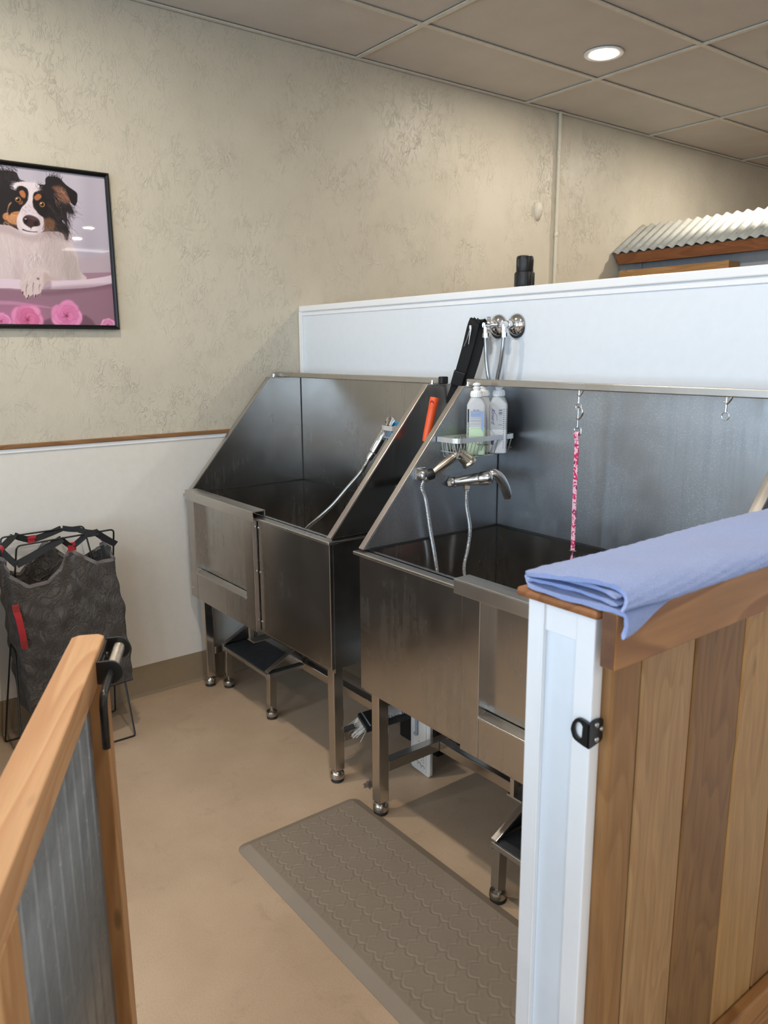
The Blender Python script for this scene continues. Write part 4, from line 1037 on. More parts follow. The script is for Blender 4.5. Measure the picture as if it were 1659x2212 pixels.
# latch keeper on the corner
t = thing('latch_keeper', 'black gate latch keeper plate screwed to corner of the white post', 'latch keeper', (FX1, FY, 1.085))
zc = 1.082; yk = FY - .006
Lp = [(2.8345, 1.0965), (2.824, 1.099), (2.817, 1.0995), (2.813, 1.098), (2.809, 1.095), (2.805, 1.089), (2.803, 1.083), (2.802, 1.077), (2.804, 1.072), (2.806, 1.067), (2.81, 1.064), (2.815, 1.0625), (2.822, 1.061), (2.828, 1.060), (2.8345, 1.0595)]
hc = (2.8165, 1.081); Hp = []
for (x, z) in Lp:
    a = math.atan2(z - hc[1], x - hc[0]); Hp.append((hc[0] + .0078 * math.cos(a), hc[1] + .0118 * math.sin(a)))
m = MB(); n = len(Lp)
vs = [(x, yk, z) for x, z in Lp] + [(x, yk, z) for x, z in Hp] + [(x, yk + .0035, z) for x, z in Lp] + [(x, yk + .0035, z) for x, z in Hp]; fs = []
for k in range(n):
    j = (k + 1) % n
    fs += [(k, j, n + j, n + k), (2 * n + k, 3 * n + k, 3 * n + j, 2 * n + j), (k, 2 * n + k, 2 * n + j, j), (n + k, n + j, 3 * n + j, 3 * n + k)]
m.add(vs, fs); m.build('eye_plate', M['powder'], t, bevel=.0006)
Rp = [(yk, 1.0965), (-1.293, 1.0995), (-1.285, 1.0995), (-1.278, 1.098), (-1.273, 1.095), (-1.271, 1.09), (-1.27, 1.083), (-1.27, 1.077), (-1.271, 1.072), (-1.274, 1.066), (-1.278, 1.0635), (-1.285, 1.062), (-1.291, 1.061), (-1.297, 1.060), (yk, 1.0595)]
m = MB(); m.prism([(FX1 + .0004, a, b) for a, b in Rp], (.0035, 0, 0)); m.build('fixing_plate', M['powder'], t, bevel=.0006)
for yy, zz in ((FY + .008, zc + .010), (FY + .020, zc + .001), (FY + .009, zc - .012)):
    MB().lathe([(.0042, 0), (.0036, .002), (.0, .003)], (FX1 + .0044, yy, zz), (1, 0, 0), 12).build('screw', M['satin'], t, smooth=40)
# ------------------------------------------------------------------ folded towel on the cap
def m_towel():
    t = NT('blue_terry_cloth'); v = t.coords()
    f = t.noise(v, 420, 3., .7); b = t.noise(v, 9, 3.)
    c = t.mix(b, rgb(150, 168, 218), rgb(164, 180, 224)); c = t.mix(t.ramp(f, [(.3, .45), (.6, 0)]), c, rgb(118, 138, 198))
    t.set(color=c, rough=.9, sheen=.35, spec=.2)
    t.bump(t.math('ADD', t.noise(v, 520, 2., .7), t.math('MULTIPLY', t.noise(v, 60, 3.), .8)), .9, .004)
    return t.m
M['towel'] = m_towel()
tw = MB()
def towel_section(v):
    """cross section (x,z offsets) of the folded towel at station v (0 near end)"""
    y = -1.305 + v * .83
    wob = .004 * math.sin(v * 9 + .5) + .002 * math.sin(v * 23)
    xl = 2.702 + .004 * math.sin(v * 7) + .006 * max(0, .05 - v) * 10
    hang = .026; dx_ = -.008 * math.exp(-(v / .09) ** 2) + .004
    top = .0
    zb = 1.2695
    e_ = math.exp(-(v / .085) ** 2)
    pts = [(2.879 + .016 * e_, zb + .003 - .032 * e_), (2.877 + .016 * e_, zb + .002 - .012 * e_), (2.872 + .012 * e_, zb + .001), (2.85, zb), (2.79, zb), (2.73, zb), (xl + .012, zb + .0005), (xl + .002, zb + .004), (xl, zb + .009), (xl + .004, zb + .0135), (xl + .016, zb + .016),
           (2.75, zb + .020 + wob * .6), (2.79, zb + .0245 + wob), (2.83, zb + .028 + wob), (2.862, zb + .028 + wob * .6), (2.880, zb + .022), (2.887, zb + .014), (2.890, zb + .006)]
    pts = [(a + dx_ * max(0, (a - 2.72) / .17), b) for a, b in pts]
    return y, pts
def sheet(mb, fn, nv=90, th=.0062):
    G = []
    for i in range(nv):
        v = i / (nv - 1); y, pts = fn(v)
        P = smoothpts([(a, 0, b) for a, b in pts], 4)
        row_o = []; n = len(P)
        up = []; dn = []
        for k, p in enumerate(P):
            tg = (P[min(k + 1, n - 1)] - P[max(k - 1, 0)]).normalized(); nn = Vector((-tg.z, 0, tg.x)); h = th / 2 * (1 if 0 < k < n - 1 else .5)
            sk = y + .010 * math.sin(k * .22 + 1.) * (1 - v) ** 3 - (.024 * max(0, 1 - k / (n * .2)) + .012 * max(0, (k - n * .75) / (n * .25))) * max(0, 1 - v * 4)
            f = .0007 * math.sin(k * 1.7 + v * 61) + .0005 * math.sin(k * .9 - v * 133)
            up.append((p.x + nn.x * (h + f), sk, p.z + nn.z * (h + f))); dn.append((p.x - nn.x * h, sk, p.z - nn.z * h))
        G.append(up + dn[::-1] + [up[0]])
    mb.grid(G); m_ = len(G[0])
    for row, rev in ((G[0], True), (G[-1], False)):
        n = (m_ - 1) // 2
        q = [row[k] for k in range(n)]; r = [row[m_ - 2 - k] for k in range(n)]
        mb.add(q + r, [(k, k + 1, n + k + 1, n + k) for k in range(n - 1)])
sheet(tw, towel_section)
def towel_inner(v):
    y = -1.298 + v * .82; zb = 1.2695
    return y, [(2.875, zb + .0105), (2.83, zb + .0085), (2.78, zb + .0075), (2.735, zb + .0075), (2.722, zb + .0085), (2.718, zb + .0105), (2.724, zb + .0125), (2.74, zb + .0135), (2.79, zb + .0165), (2.84, zb + .0200), (2.872, zb + .0190)]
sheet(tw, towel_inner, 60, .0050)
to = tw.build('bath_towel', M['towel'], smooth=179)
tag(to, 'periwinkle blue towel folded lengthwise on cap of the half wall', 'towel')

# ------------------------------------------------------------------ framed picture
py0, py1, pz0, pz1 = -1.522, -.922, 1.692, 2.322
t = thing('framed_picture', 'black framed glossy portrait of a dog in a pink bathtub', 'picture', (0, (py0 + py1) / 2, (pz0 + pz1) / 2))
fb = .0175
fr = MB()
prof = [(0.002, 0), (.020, 0), (.026, .004), (.026, .008), (.021, .0125), (.019, fb), (.002, fb)]
cor = [(py0, pz0, 1, 1), (py1, pz0, -1, 1), (py1, pz1, -1, -1), (py0, pz1, 1, -1)]
vs = [(x, y + sy * d, z + sz * d) for y, z, sy, sz in cor for x, d in prof]; n = len(prof)
fs = [(k * n + j, k * n + (j + 1) % n, ((k + 1) % 4) * n + (j + 1) % n, ((k + 1) % 4) * n + j) for k in range(4) for j in range(n)]
fr.add(vs, fs); fr.build('frame', M['blackgloss'], t)
MB().box(.002, .010, py0 + .01, py1 - .01, pz0 + .01, pz1 - .01).build('backing', M['black'], t)
# the print: painted on a fine grid, colour stored per vertex
NY, NZ = 440, 460
yy = np.linspace(py0 + .015, py1 - .015, NY); zz = np.linspace(pz0 + .015, pz1 - .015, NZ)
Yg, Zg = np.meshgrid(yy, zz, indexing='ij')
hw_ = .13798 * Yg - .04781 * Zg + 1
SX = (2510.58654 * Yg - 246.51748 * Zg + 3924.26451) / hw_
SY = (324.85094 * Yg - 2481.79599 * Zg + 6215.42118) / hw_
img = np.zeros(SX.shape + (3,))
def C8(*c): return np.array(c, float) / 255
def blend(mask, c): 
    global img
    img = img * (1 - mask[..., None]) + (np.asarray(c) if np.ndim(c) == 3 else C8(*c)) * mask[..., None]
def sstep(a, b, x): 
    t_ = np.clip((x - a) / (b - a), 0, 1); return t_ * t_ * (3 - 2 * t_)
def jit(a): 
    return a * (np.sin(SX * .021 + SY * .013) + np.sin(SX * .047 - SY * .031 + 2) * .6 + np.sin(SX * .11 + SY * .09) * .4)
def poly(pts, soft=8., fuzz=0., smooth=True):
    P = np.array(pts, float)
    if smooth:
        n = len(P); Q = []
        for i in range(n):
            p0, p1, p2, p3 = P[i - 1], P[i], P[(i + 1) % n], P[(i + 2) % n]
            for k in range(4):
                u = k / 4; Q.append(.5 * (2 * p1 + (p2 - p0) * u + (2 * p0 - 5 * p1 + 4 * p2 - p3) * u * u + (3 * p1 - p0 - 3 * p2 + p3) * u ** 3))
        P = np.array(Q)
    x = SX + (jit(fuzz) if fuzz else 0); y = SY + (jit(fuzz) if fuzz else 0)
    lo = P.min(0) - 4 * soft - 60; hi = P.max(0) + 4 * soft + 60
    sel = (SX > lo[0]) & (SX < hi[0]) & (SY > lo[1]) & (SY < hi[1])
    xs_, ys_ = x[sel], y[sel]; inside = np.zeros(xs_.shape, bool); dmin = np.full(xs_.shape, 1e9)
    for i in range(len(P)):
        a, b = P[i], P[(i + 1) % len(P)]
        cond = ((a[1] > ys_) != (b[1] > ys_)) & (xs_ < (b[0] - a[0]) * (ys_ - a[1]) / (b[1] - a[1] + 1e-9) + a[0]); inside ^= cond
        ab = b - a; tt = np.clip(((xs_ - a[0]) * ab[0] + (ys_ - a[1]) * ab[1]) / (ab @ ab + 1e-9), 0, 1)
        dmin = np.minimum(dmin, np.hypot(xs_ - a[0] - tt * ab[0], ys_ - a[1] - tt * ab[1]))
    sd_ = np.where(inside, dmin, -dmin); out = np.zeros(SX.shape); out[sel] = sstep(-soft, soft, sd_); return out
def ell(cx, cy, rx, ry, rot=0., soft=.15):
    c, s_ = math.cos(rot), math.sin(rot); dx, dy = SX - cx, SY - cy
    r = np.hypot((dx * c + dy * s_) / rx, (-dx * s_ + dy * c) / ry); return sstep(1 + soft, 1 - soft, r)
def strand(x0, y0, x1, y1, w, c, a=.8, bend=0.):
    lo = (min(x0, x1) - 40 - abs(bend), min(y0, y1) - 40 - abs(bend)); hi = (max(x0, x1) + 40 + abs(bend), max(y0, y1) + 40 + abs(bend))
    sel = np.where((SX > lo[0]) & (SX < hi[0]) & (SY > lo[1]) & (SY < hi[1]))
    if len(sel[0]) == 0: return
    x, y = SX[sel], SY[sel]; dx, dy = x1 - x0, y1 - y0; L = math.hypot(dx, dy)
    tt = np.clip(((x - x0) * dx + (y - y0) * dy) / (L * L), 0, 1); b = bend * 4 * tt * (1 - tt)
    px, py = x0 + dx * tt - dy / L * b, y0 + dy * tt + dx / L * b
    d = np.hypot(x - px, y - py); m_ = a * sstep(1.0, .3, d / (w * (1 - .85 * tt) + 1.2))
    img[sel] = img[sel] * (1 - m_[:, None]) + C8(*c) * m_[:, None]
rs = np.random.default_rng(11)
def hairs(n, box, ang, L, w, cols, a=.5, spread=.25, inside=None, bend=14):
    for k in range(n):
        x = rs.uniform(box[0], box[2]); y = rs.uniform(box[1], box[3])
        if inside is not None:
            i = np.argmin(np.abs(SX - x) + np.abs(SY - y)); 
            if inside.flat[i] < .5: continue
        an = ang + rs.normal(0, spread); l = L * rs.uniform(.6, 1.3)
        strand(x, y, x + l * math.cos(an), y + l * math.sin(an), w * rs.uniform(.6, 1.3), cols[rs.integers(len(cols))], a * rs.uniform(.5, 1), rs.normal(0, bend))
D = math.radians
# studio backdrop and bathtub
img[:] = C8(196, 188, 200)
img += (np.sin(SX * .009 + .6)[..., None] * .018 + np.sin(SX * .021)[..., None] * .010) + (sstep(0, 1300, SY)[..., None] * np.array([-.03, -.035, -.03]))
blend(poly([(930, 1280), (1500, 1230), (1500, 1560), (640, 1620), (640, 1300)], 40) * .75, (188, 168, 176))
tubin = poly([(-900, 1500), (1600, 1440), (1600, 2300), (-900, 2300)], 6, smooth=False)
blend(tubin, (166, 130, 146))
blend(poly([(-900, 1640), (300, 1680), (700, 1680), (1440, 1590), (1600, 1700), (1560, 2300), (-900, 2300)], 10), (150, 112, 130))
blend(sstep(1700, 2050, SY) * sstep(900, 200, SX) * .8, (190, 118, 158))
blend(poly([(-900, 1840), (0, 1800), (450, 1850), (700, 1900), (450, 1880), (0, 1850), (-900, 1890)], 14) * .6, (212, 150, 184))
# far side ear and head black, drawn from the outside in
body = poly([(-260, 820), (-40, 830), (120, 860), (560, 900), (840, 930), (900, 1050), (980, 1250), (1010, 1420), (980, 1560), (-420, 1560), (-400, 1200), (-340, 950)], 14, 6)
blend(body, (214, 196, 196))
blend(poly([(800, 1200), (960, 1240), (1010, 1420), (1000, 1540), (830, 1540)], 40) * .6, (178, 162, 160))
blend(poly([(180, 1330), (260, 1300), (300, 1540), (180, 1540)], 40) * .4, (190, 160, 166))
chest = body > .5
hairs(230, (-250, 930, 380, 1450), D(80), 190, 5, [(232, 216, 216), (196, 172, 176), (240, 228, 228), (206, 184, 186)], .45, .22, body)
hairs(230, (420, 960, 980, 1480), D(96), 190, 5, [(226, 210, 208), (190, 170, 170), (236, 224, 222), (182, 160, 160)], .45, .22, body)
hairs(40, (850, 820, 930, 1000), D(75), 150, 4, [(214, 198, 204), (236, 226, 230)], .5, .15)
hairs(26, (330, 1200, 560, 1330), D(95), 110, 4, [(240, 228, 226), (168, 140, 146)], .7, .35)
head = poly([(-330, 330), (-250, 190), (-120, 150), (0, 160), (120, 160), (210, 190), (250, 270), (330, 300), (440, 330), (560, 335), (580, 260), (620, 235), (740, 250), (830, 340), (975, 460), (950, 605), (880, 560), (930, 700), (850, 690), (850, 800), (790, 800), (860, 900), (860, 1000), (835, 1040), (780, 950), (640, 930), (540, 930), (400, 960), (220, 900), (100, 850), (-30, 840), (-120, 820), (-300, 700), (-380, 520)], 7, 4)
blend(head, (34, 30, 33))
hairs(150, (560, 330, 900, 900), D(55), 170, 4.5, [(60, 52, 54), (16, 14, 16), (84, 72, 72), (22, 18, 20)], .55, .3, head)
hairs(70, (-330, 170, 220, 420), D(250), 120, 4, [(58, 50, 52), (14, 12, 14), (74, 64, 66)], .5, .4, head)
hairs(60, (590, 245, 760, 300), D(285), 70, 3.5, [(34, 30, 32), (20, 18, 20)], .8, .3)
hairs(46, (-60, 150, 230, 200), D(225), 90, 3.5, [(30, 27, 30)], .8, .35)
hairs(70, (800, 560, 900, 700), D(45), 110, 4, [(24, 22, 24), (44, 38, 40)], .8, .3)
hairs(50, (790, 720, 870, 960), D(80), 140, 5, [(26, 22, 24), (40, 34, 36)], .8, .2)
# ear inside tan
blend(poly([(660, 370), (760, 360), (840, 450), (880, 560), (800, 570), (750, 500), (700, 420)], 26) * .75, (150, 100, 78))
hairs(60, (680, 370, 850, 560), D(45), 90, 4, [(186, 132, 104), (96, 66, 56), (210, 160, 130)], .55, .25)
blend(poly([(830, 370), (900, 400), (975, 460), (950, 605), (890, 540)], 8) * .9, (26, 23, 26))
# tan cheeks, brows
blend(poly([(40, 720), (90, 690), (240, 670), (240, 760), (215, 850), (100, 800), (45, 770)], 12), (196, 132, 88))
blend(poly([(90, 700), (110, 590), (150, 560), (140, 600), (100, 680)], 8) * .9, (202, 146, 106))
hairs(80, (50, 700, 230, 830), D(30), 80, 4, [(222, 164, 116), (160, 100, 62), (236, 186, 142)], .6, .35)
blend(poly([(545, 800), (600, 760), (680, 790), (690, 880), (600, 920), (540, 900)], 26) * .85, (126, 86, 62))
hairs(40, (550, 780, 680, 900), D(70), 80, 4, [(158, 108, 76), (80, 54, 42)], .5, .3)
# white blaze and muzzle
blaze = poly([(175, 350), (260, 300), (400, 310), (490, 340), (500, 400), (440, 440), (415, 520), (420, 620), (470, 680), (540, 740), (555, 830), (540, 920), (420, 975), (300, 950), (225, 890), (215, 800), (245, 700), (300, 600), (355, 540), (360, 440), (330, 380), (250, 350), (190, 390)], 9, 3)
blend(blaze, (232, 218, 222))
blend(poly([(480, 700), (545, 760), (540, 920), (470, 950)], 40) * .55, (196, 176, 184))
blend(poly([(225, 800), (260, 860), (300, 920), (260, 920)], 30) * .5, (204, 180, 190))
hairs(120, (230, 310, 480, 620), D(272), 70, 3.5, [(246, 238, 240), (204, 186, 194)], .5, .3, blaze)
hairs(60, (180, 330, 270, 400), D(200), 60, 3.5, [(236, 224, 228)], .7, .3)
hairs(40, (440, 330, 510, 430), D(330), 50, 3.5, [(236, 224, 228), (30, 26, 30)], .6, .3)
for k in range(26): blend(ell(rs.uniform(260, 500), rs.uniform(600, 720), 7, 4, .6, .5) * .55, (96, 84, 92))
# eye patches
blend(poly([(200, 420), (250, 360), (320, 380), (355, 450), (340, 560), (280, 620), (240, 670), (150, 690), (110, 720), (105, 640), (150, 560), (190, 500)], 9, 3), (28, 25, 28))
blend(poly([(430, 500), (480, 450), (560, 460), (600, 560), (580, 740), (500, 720), (440, 630), (415, 560)], 9, 3), (26, 23, 26))
blend(poly([(245, 430), (290, 410), (325, 460), (315, 510), (270, 490)], 9), (190, 116, 70))
blend(poly([(430, 500), (480, 455), (525, 480), (510, 520), (460, 540)], 9), (176, 108, 68))
blend(poly([(230, 560), (280, 540), (290, 580), (250, 590)], 10) * .8, (176, 108, 66))
for (ex, ey, er) in ((228, 530, 40), (532, 590, 37)):
    blend(ell(ex, ey, er * 1.2, er * 1.05, .5), (20, 16, 16)); blend(ell(ex, ey, er * .95, er * .9, .4), (196, 146, 92)); blend(ell(ex, ey, er * .78, er * .76), (128, 78, 40)); blend(ell(ex + 2, ey, er * .48, er * .48), (12, 9, 9)); blend(ell(ex - 12, ey - 14, 9, 8), (235, 230, 228))
strand(180, 520, 270, 560, 9, (18, 14, 14), .9, 26); strand(490, 570, 590, 620, 9, (16, 13, 14), .9, 40)
# nose, mouth
blend(poly([(290, 770), (330, 728), (400, 730), (480, 770), (508, 830), (490, 860), (420, 870), (390, 885), (330, 850), (300, 820)], 8), (62, 42, 44))
blend(ell(410, 755, 70, 26, .35, .5) * .5, (110, 84, 84)); blend(ell(330, 800, 24, 26, 0, .3), (22, 14, 15)); blend(ell(455, 830, 26, 30, .2, .3) * .85, (24, 16, 18)); blend(ell(325, 772, 14, 9, .2, .5), (190, 172, 172))
strand(395, 880, 385, 915, 6, (70, 50, 56), .8); strand(290, 905, 470, 935, 11, (58, 40, 46), .85, 12); strand(470, 935, 290, 905, 9, (58, 40, 46), .6, -10)
strand(540, 900, 555, 830, 9, (60, 44, 44), .5)
blend(poly([(560, 900), (700, 930), (840, 960), (870, 1060), (700, 1010), (560, 980)], 40) * .45, (150, 128, 130))
blend(poly([(-200, 840), (100, 860), (300, 960), (540, 960), (620, 1010), (400, 1060), (100, 960), (-200, 920)], 40) * .4, (170, 146, 150))
blend(poly([(620, 940), (760, 1000), (900, 1250), (960, 1540), (640, 1540), (560, 1300)], 90) * .3, (168, 150, 146))
blend(poly([(300, 620), (360, 560), (440, 640), (460, 720), (380, 700), (300, 740), (280, 700)], 30) * .35, (206, 186, 196))
# tub rim and paw
blend(poly([(-900, 1560), (-400, 1530), (0, 1525), (250, 1535), (640, 1548), (1000, 1540), (1260, 1510), (1420, 1475), (1600, 1420), (1600, 1530), (1400, 1588), (1100, 1640), (640, 1660), (250, 1655), (0, 1645), (-900, 1680)], 5), (226, 204, 216))
blend(poly([(560, 1560), (640, 1552), (640, 1655), (540, 1660)], 18) * .5, (150, 120, 134))
blend(poly([(600, 1640), (1400, 1590), (1400, 1640), (600, 1740)], 30) * .35, (100, 72, 84))
paw = poly([(300, 1470), (380, 1410), (500, 1380), (600, 1420), (660, 1500), (780, 1540), (640, 1550), (560, 1600), (520, 1700), (470, 1730), (440, 1760), (420, 1720), (360, 1760), (340, 1800), (320, 1750), (280, 1690), (255, 1600), (270, 1520)], 7, 3)
blend(paw, (216, 196, 194)); blend(poly([(560, 1450), (660, 1500), (780, 1540), (640, 1550), (560, 1600)], 25) * .6, (182, 156, 152))
hairs(110, (270, 1420, 560, 1680), D(110), 70, 3.5, [(236, 220, 218), (188, 164, 164)], .5, .35, paw)
for a in ((345, 1600, 335, 1740), (425, 1580, 425, 1720), (505, 1600, 500, 1690)): strand(*a, 9, (132, 100, 106), .7, 8)
for a in ((290, 1700), (345, 1775), (362, 1745), (450, 1740)): blend(ell(a[0], a[1], 8, 20, .1), (92, 60, 66))
blend(ell(482, 1525, 18, 14, .5, .5), (140, 112, 118))
# roses
def rose(cx, cy, r, c0, c1, dark):
    c0, c1 = np.array(c0, float), np.array(c1, float)
    n1 = [(a + rs.uniform(-.25, .25), rs.uniform(.85, 1.15)) for a in [2 * PI * k / 7 for k in range(7)]]
    for ring, (rad, sz, nn_, mixf) in enumerate(((.62, .50, 7, 0.), (.40, .42, 6, .45), (.22, .30, 5, .75))):
        for k in range(nn_):
            a = 2 * PI * k / nn_ + ring * .7 + rs.uniform(-.25, .25); q = rs.uniform(.85, 1.12)
            px_, py_ = cx + r * rad * math.cos(a) * q, cy + r * rad * .82 * math.sin(a) * q
            base_ = c0 * (1 - mixf) + c1 * mixf
            blend(ell(px_, py_, r * sz, r * sz * .78, a + 1.2, .05) * .9, tuple(base_ * .86))
            blend(ell(px_ + r * .05 * math.cos(a), py_ + r * .05 * math.sin(a), r * sz * .93, r * sz * .70, a + 1.2, .30), tuple(np.clip(base_ + rs.uniform(-6, 16), 0, 250)))
            blend(ell(px_ - r * .12 * math.cos(a), py_ - r * .12 * math.sin(a), r * sz * .55, r * sz * .45, a + 1.2, .6) * .35, tuple(base_ * .78))
    for k in range(5):
        a = k * 1.35; q = r * (.05 + .035 * k)
        strand(cx + q * math.cos(a), cy + q * .85 * math.sin(a), cx + q * math.cos(a + 1.8), cy + q * .85 * math.sin(a + 1.8), 6, tuple(np.array(dark)), .55, q * .6)
    blend(ell(cx + r * .03, cy + r * .03, r * .07, r * .05, .3, .4), dark)
blend(poly([(560, 2050), (1090, 1990), (1200, 2300), (500, 2300)], 20) * .6, (96, 60, 78))
rose(350, 2040, 205, (226, 136, 180), (204, 92, 138), (146, 44, 70)); rose(20, 2060, 120, (224, 140, 186), (208, 108, 158), (150, 60, 90)); rose(840, 1990, 205, (230, 146, 190), (214, 108, 160), (120, 40, 66)); rose(-360, 2040, 200, (226, 140, 184), (206, 98, 146), (146, 44, 70)); rose(1360, 2110, 95, (224, 150, 190), (212, 120, 168), (150, 70, 100))
img = np.clip(img, 0, 1)
lin_ = np.where(img <= .04045, img / 12.92, ((img + .055) / 1.055) ** 2.4)
me = bpy.data.meshes.new('print'); c0 = t.location
vs = np.stack([np.full(Yg.shape, .0112) - c0.x, Yg - c0.y, Zg - c0.z], -1).reshape(-1, 3)
ii, jj = np.meshgrid(np.arange(NY - 1), np.arange(NZ - 1), indexing='ij'); q = (ii * NZ + jj).ravel()
fc = np.stack([q, q + NZ, q + NZ + 1, q + 1], -1)
me.vertices.add(len(vs)); me.vertices.foreach_set('co', vs.ravel().astype(np.float32))
me.loops.add(fc.size); me.loops.foreach_set('vertex_index', fc.ravel().astype(np.int32))
me.polygons.add(len(fc)); me.polygons.foreach_set('loop_start', (np.arange(len(fc)) * 4).astype(np.int32))
me.update(calc_edges=True)
at = me.color_attributes.new('paint', 'FLOAT_COLOR', 'POINT'); rgba = np.ones((len(vs), 4), np.float32); rgba[:, :3] = lin_.reshape(-1, 3); at.data.foreach_set('color', rgba.ravel())
pt = NT('glossy_poster_print'); an = pt.n('ShaderNodeAttribute'); an.attribute_name = 'paint'
gn = pt.noise(pt.coords(), 900, 1.)
pt.set(color=pt.mix(pt.math('MULTIPLY', gn, .03), an.outputs['Color'], (0, 0, 0)), rough=.5, spec=.2)
me.materials.append(pt.m); po = bpy.data.objects.new('print', me); COL.objects.link(po); po.parent = t
gt = NT('picture_glass'); tr = gt.n('ShaderNodeBsdfTransparent'); gl_ = gt.n('ShaderNodeBsdfGlossy'); gl_.inputs['Roughness'].default_value = .015
fn = gt.n('ShaderNodeFresnel'); fn.inputs['IOR'].default_value = 1.5; mxs = gt.n('ShaderNodeMixShader')
gt.l(fn.outputs[0], mxs.inputs[0]); gt.l(tr.outputs[0], mxs.inputs[1]); gt.l(gl_.outputs[0], mxs.inputs[2]); gt.l(mxs.outputs[0], gt.out.inputs['Surface'])
gm_ = MB(); gm_.add([(.0145, py0 + .012, pz0 + .012), (.0145, py1 - .012, pz0 + .012), (.0145, py1 - .012, pz1 - .012), (.0145, py0 + .012, pz1 - .012)], [(0, 1, 2, 3)]); gm_.build('glass', gt.m, t)

# ------------------------------------------------------------------ small wall things
t = thing('motion_detector', 'cream teardrop shaped motion detector high on wall, left of the conduit', 'motion detector', (0, 1.715, 2.425))
m = MB(); rows = []
prof = [(2.372, .001, .004), (2.378, .013, .012), (2.395, .022, .024), (2.42, .027, .034), (2.44, .027, .036), (2.462, .026, .032), (2.476, .021, .022), (2.483, .012, .010), (2.484, .001, .004)]
for z, hy, dx in prof: rows.append([(.001 + dx * math.sin(PI * k / 14), 1.715 - hy * math.cos(PI * k / 14), z) for k in range(15)])
m.grid(rows).build('housing', M['cream'], t, smooth=60)
MB().box(.033, .0372, 1.706, 1.724, 2.428, 2.432).build('lens_slit', M['grid'], t)
m = MB(); m.box(.0, .004, 1.70, 1.731, 2.376, 2.48); m.build('back_plate', M['cream'], t)
t = thing('conduit', 'cream painted conduit running up wall to the ceiling behind the partition', 'conduit', (.016, 1.885, 1.8))
MB().tube([(.016, 1.878, 1.2), (.016, 1.880, H - .004)], .0115, 14).build('pipe', M['pipepaint'], t, smooth=60)
m = MB()
for z in (2.78, 2.30): m.lathe([(.0118, -.014), (.0135, -.012), (.0135, .012), (.0118, .014)], (.016, 1.879, z), (0, 0, 1), 14)
m.build('coupling', M['pipepaint'], t, smooth=40)
m = MB()
for k in range(14): 
    a = 2 * PI * k / 14 + random.random() * .3; m.tube([(.018, 1.88, H - .002), (.018 + .024 * abs(math.cos(a)), 1.88 + .034 * math.sin(a), H - .006)], .003, 5)
m.build('caulk', M['pipepaint'], t)
t = thing('air_admittance_valve', 'black plumbing vent valve rising behind the white partition', 'vent valve', (.80, .7, 0))
vx, vy = VX, VY = .92, .62
m = MB().lathe([(.032, 0), (.032, 1.9), (.031, 1.905), (.031, 1.93)], (vx, vy, 0), (0, 0, 1), 28); m.build('riser_pipe', M['black'], t, smooth=40)
m = MB().lathe([(.040, 1.855), (.043, 1.86), (.043, 1.935), (.041, 1.94), (.0, 1.94)], (vx, vy, 0), (0, 0, 1), 28)
for k in range(10):
    a = 2 * PI * k / 10; m.lathe([(.003, 1.865), (.003, 1.935)], (vx + .0425 * math.cos(a), vy + .0425 * math.sin(a), 0), (0, 0, 1), 6)
m.build('collar', M['black'], t, smooth=40)
m = MB().lathe([(.034, 1.935), (.038, 1.944), (.038, 1.998), (.036, 2.006), (.030, 2.010), (.0, 2.010)], (vx, vy, 0), (0, 0, 1), 28)
for k in range(6):
    a = 2 * PI * k / 6 + .4; m.lathe([(.006, 1.962), (.006, 1.992)], (vx + .0345 * math.cos(a), vy + .0345 * math.sin(a), 0), (0, 0, 1), 8)
m.build('valve_cap', M['black'], t, smooth=40)

# ------------------------------------------------------------------ little shed roof beyond the partition
t = thing('shed_roof', 'corrugated metal shed roof with brown fascia beyond the partition', 'shed roof', (1.0, 2.6, 2.2))
rows = []; xr1 = 2.4; n = 720
for k in range(n + 1):
    x = .004 + (xr1 - .004) * k / n; h = .0085 * math.cos(2 * PI * (x - .02) / .0676)
    rows.append([(x, 2.462 + .32 * v - h * .53, 2.226 + .205 * v + h * .85) for v in (0, 1)])
ro = MB().grid(rows).build('corrugated_sheet', M['galv_roof'], t, smooth=179); so = ro.modifiers.new('thick', 'SOLIDIFY'); so.thickness = .0012
MB().prism([(.016, 2.476, 2.222), (.045, 2.490, 2.152), (xr1, 2.490, 2.152), (xr1, 2.476, 2.222)], (0, .03, .0)).build('fascia', M['fascia'], t, bevel=.002)
MB().box(0.0, xr1, 2.57, 2.60, 1.2, 2.27).build('wall_board', M['bluegrey'], t)
MB().box(.16, .18, 2.556, 2.57, 1.2, 2.2).build('batten', M['bluegrey'], t, bevel=.002)
m = MB()
for k in range(12): m.lathe([(.004, 0), (.003, .003)], (.1 + .19 * k, 2.50 + .0, 2.262), (0, -.53, .85), 8)
m.build('screw', M['nickel'], t)
t = thing('wooden_box', 'open topped honey wooden box under the shed roof, behind the partition', 'wooden box', (.55, 2.35, 1.6))
m = MB().box(.09, .86, 2.44, 2.455, 1.5, 2.106).box(.09, .105, 2.455, 2.56, 1.5, 2.106); m.build('front_board', M['oak'], t, bevel=.002)
m = MB().box(.845, .86, 2.455, 2.566, 1.5, 2.104); m.build('side_board', M['oak'], t, bevel=.002)
MB().box(.835, .864, 2.436, 2.44, 1.5, 2.108).build('edge_moulding', M['oak'], t, bevel=.001)

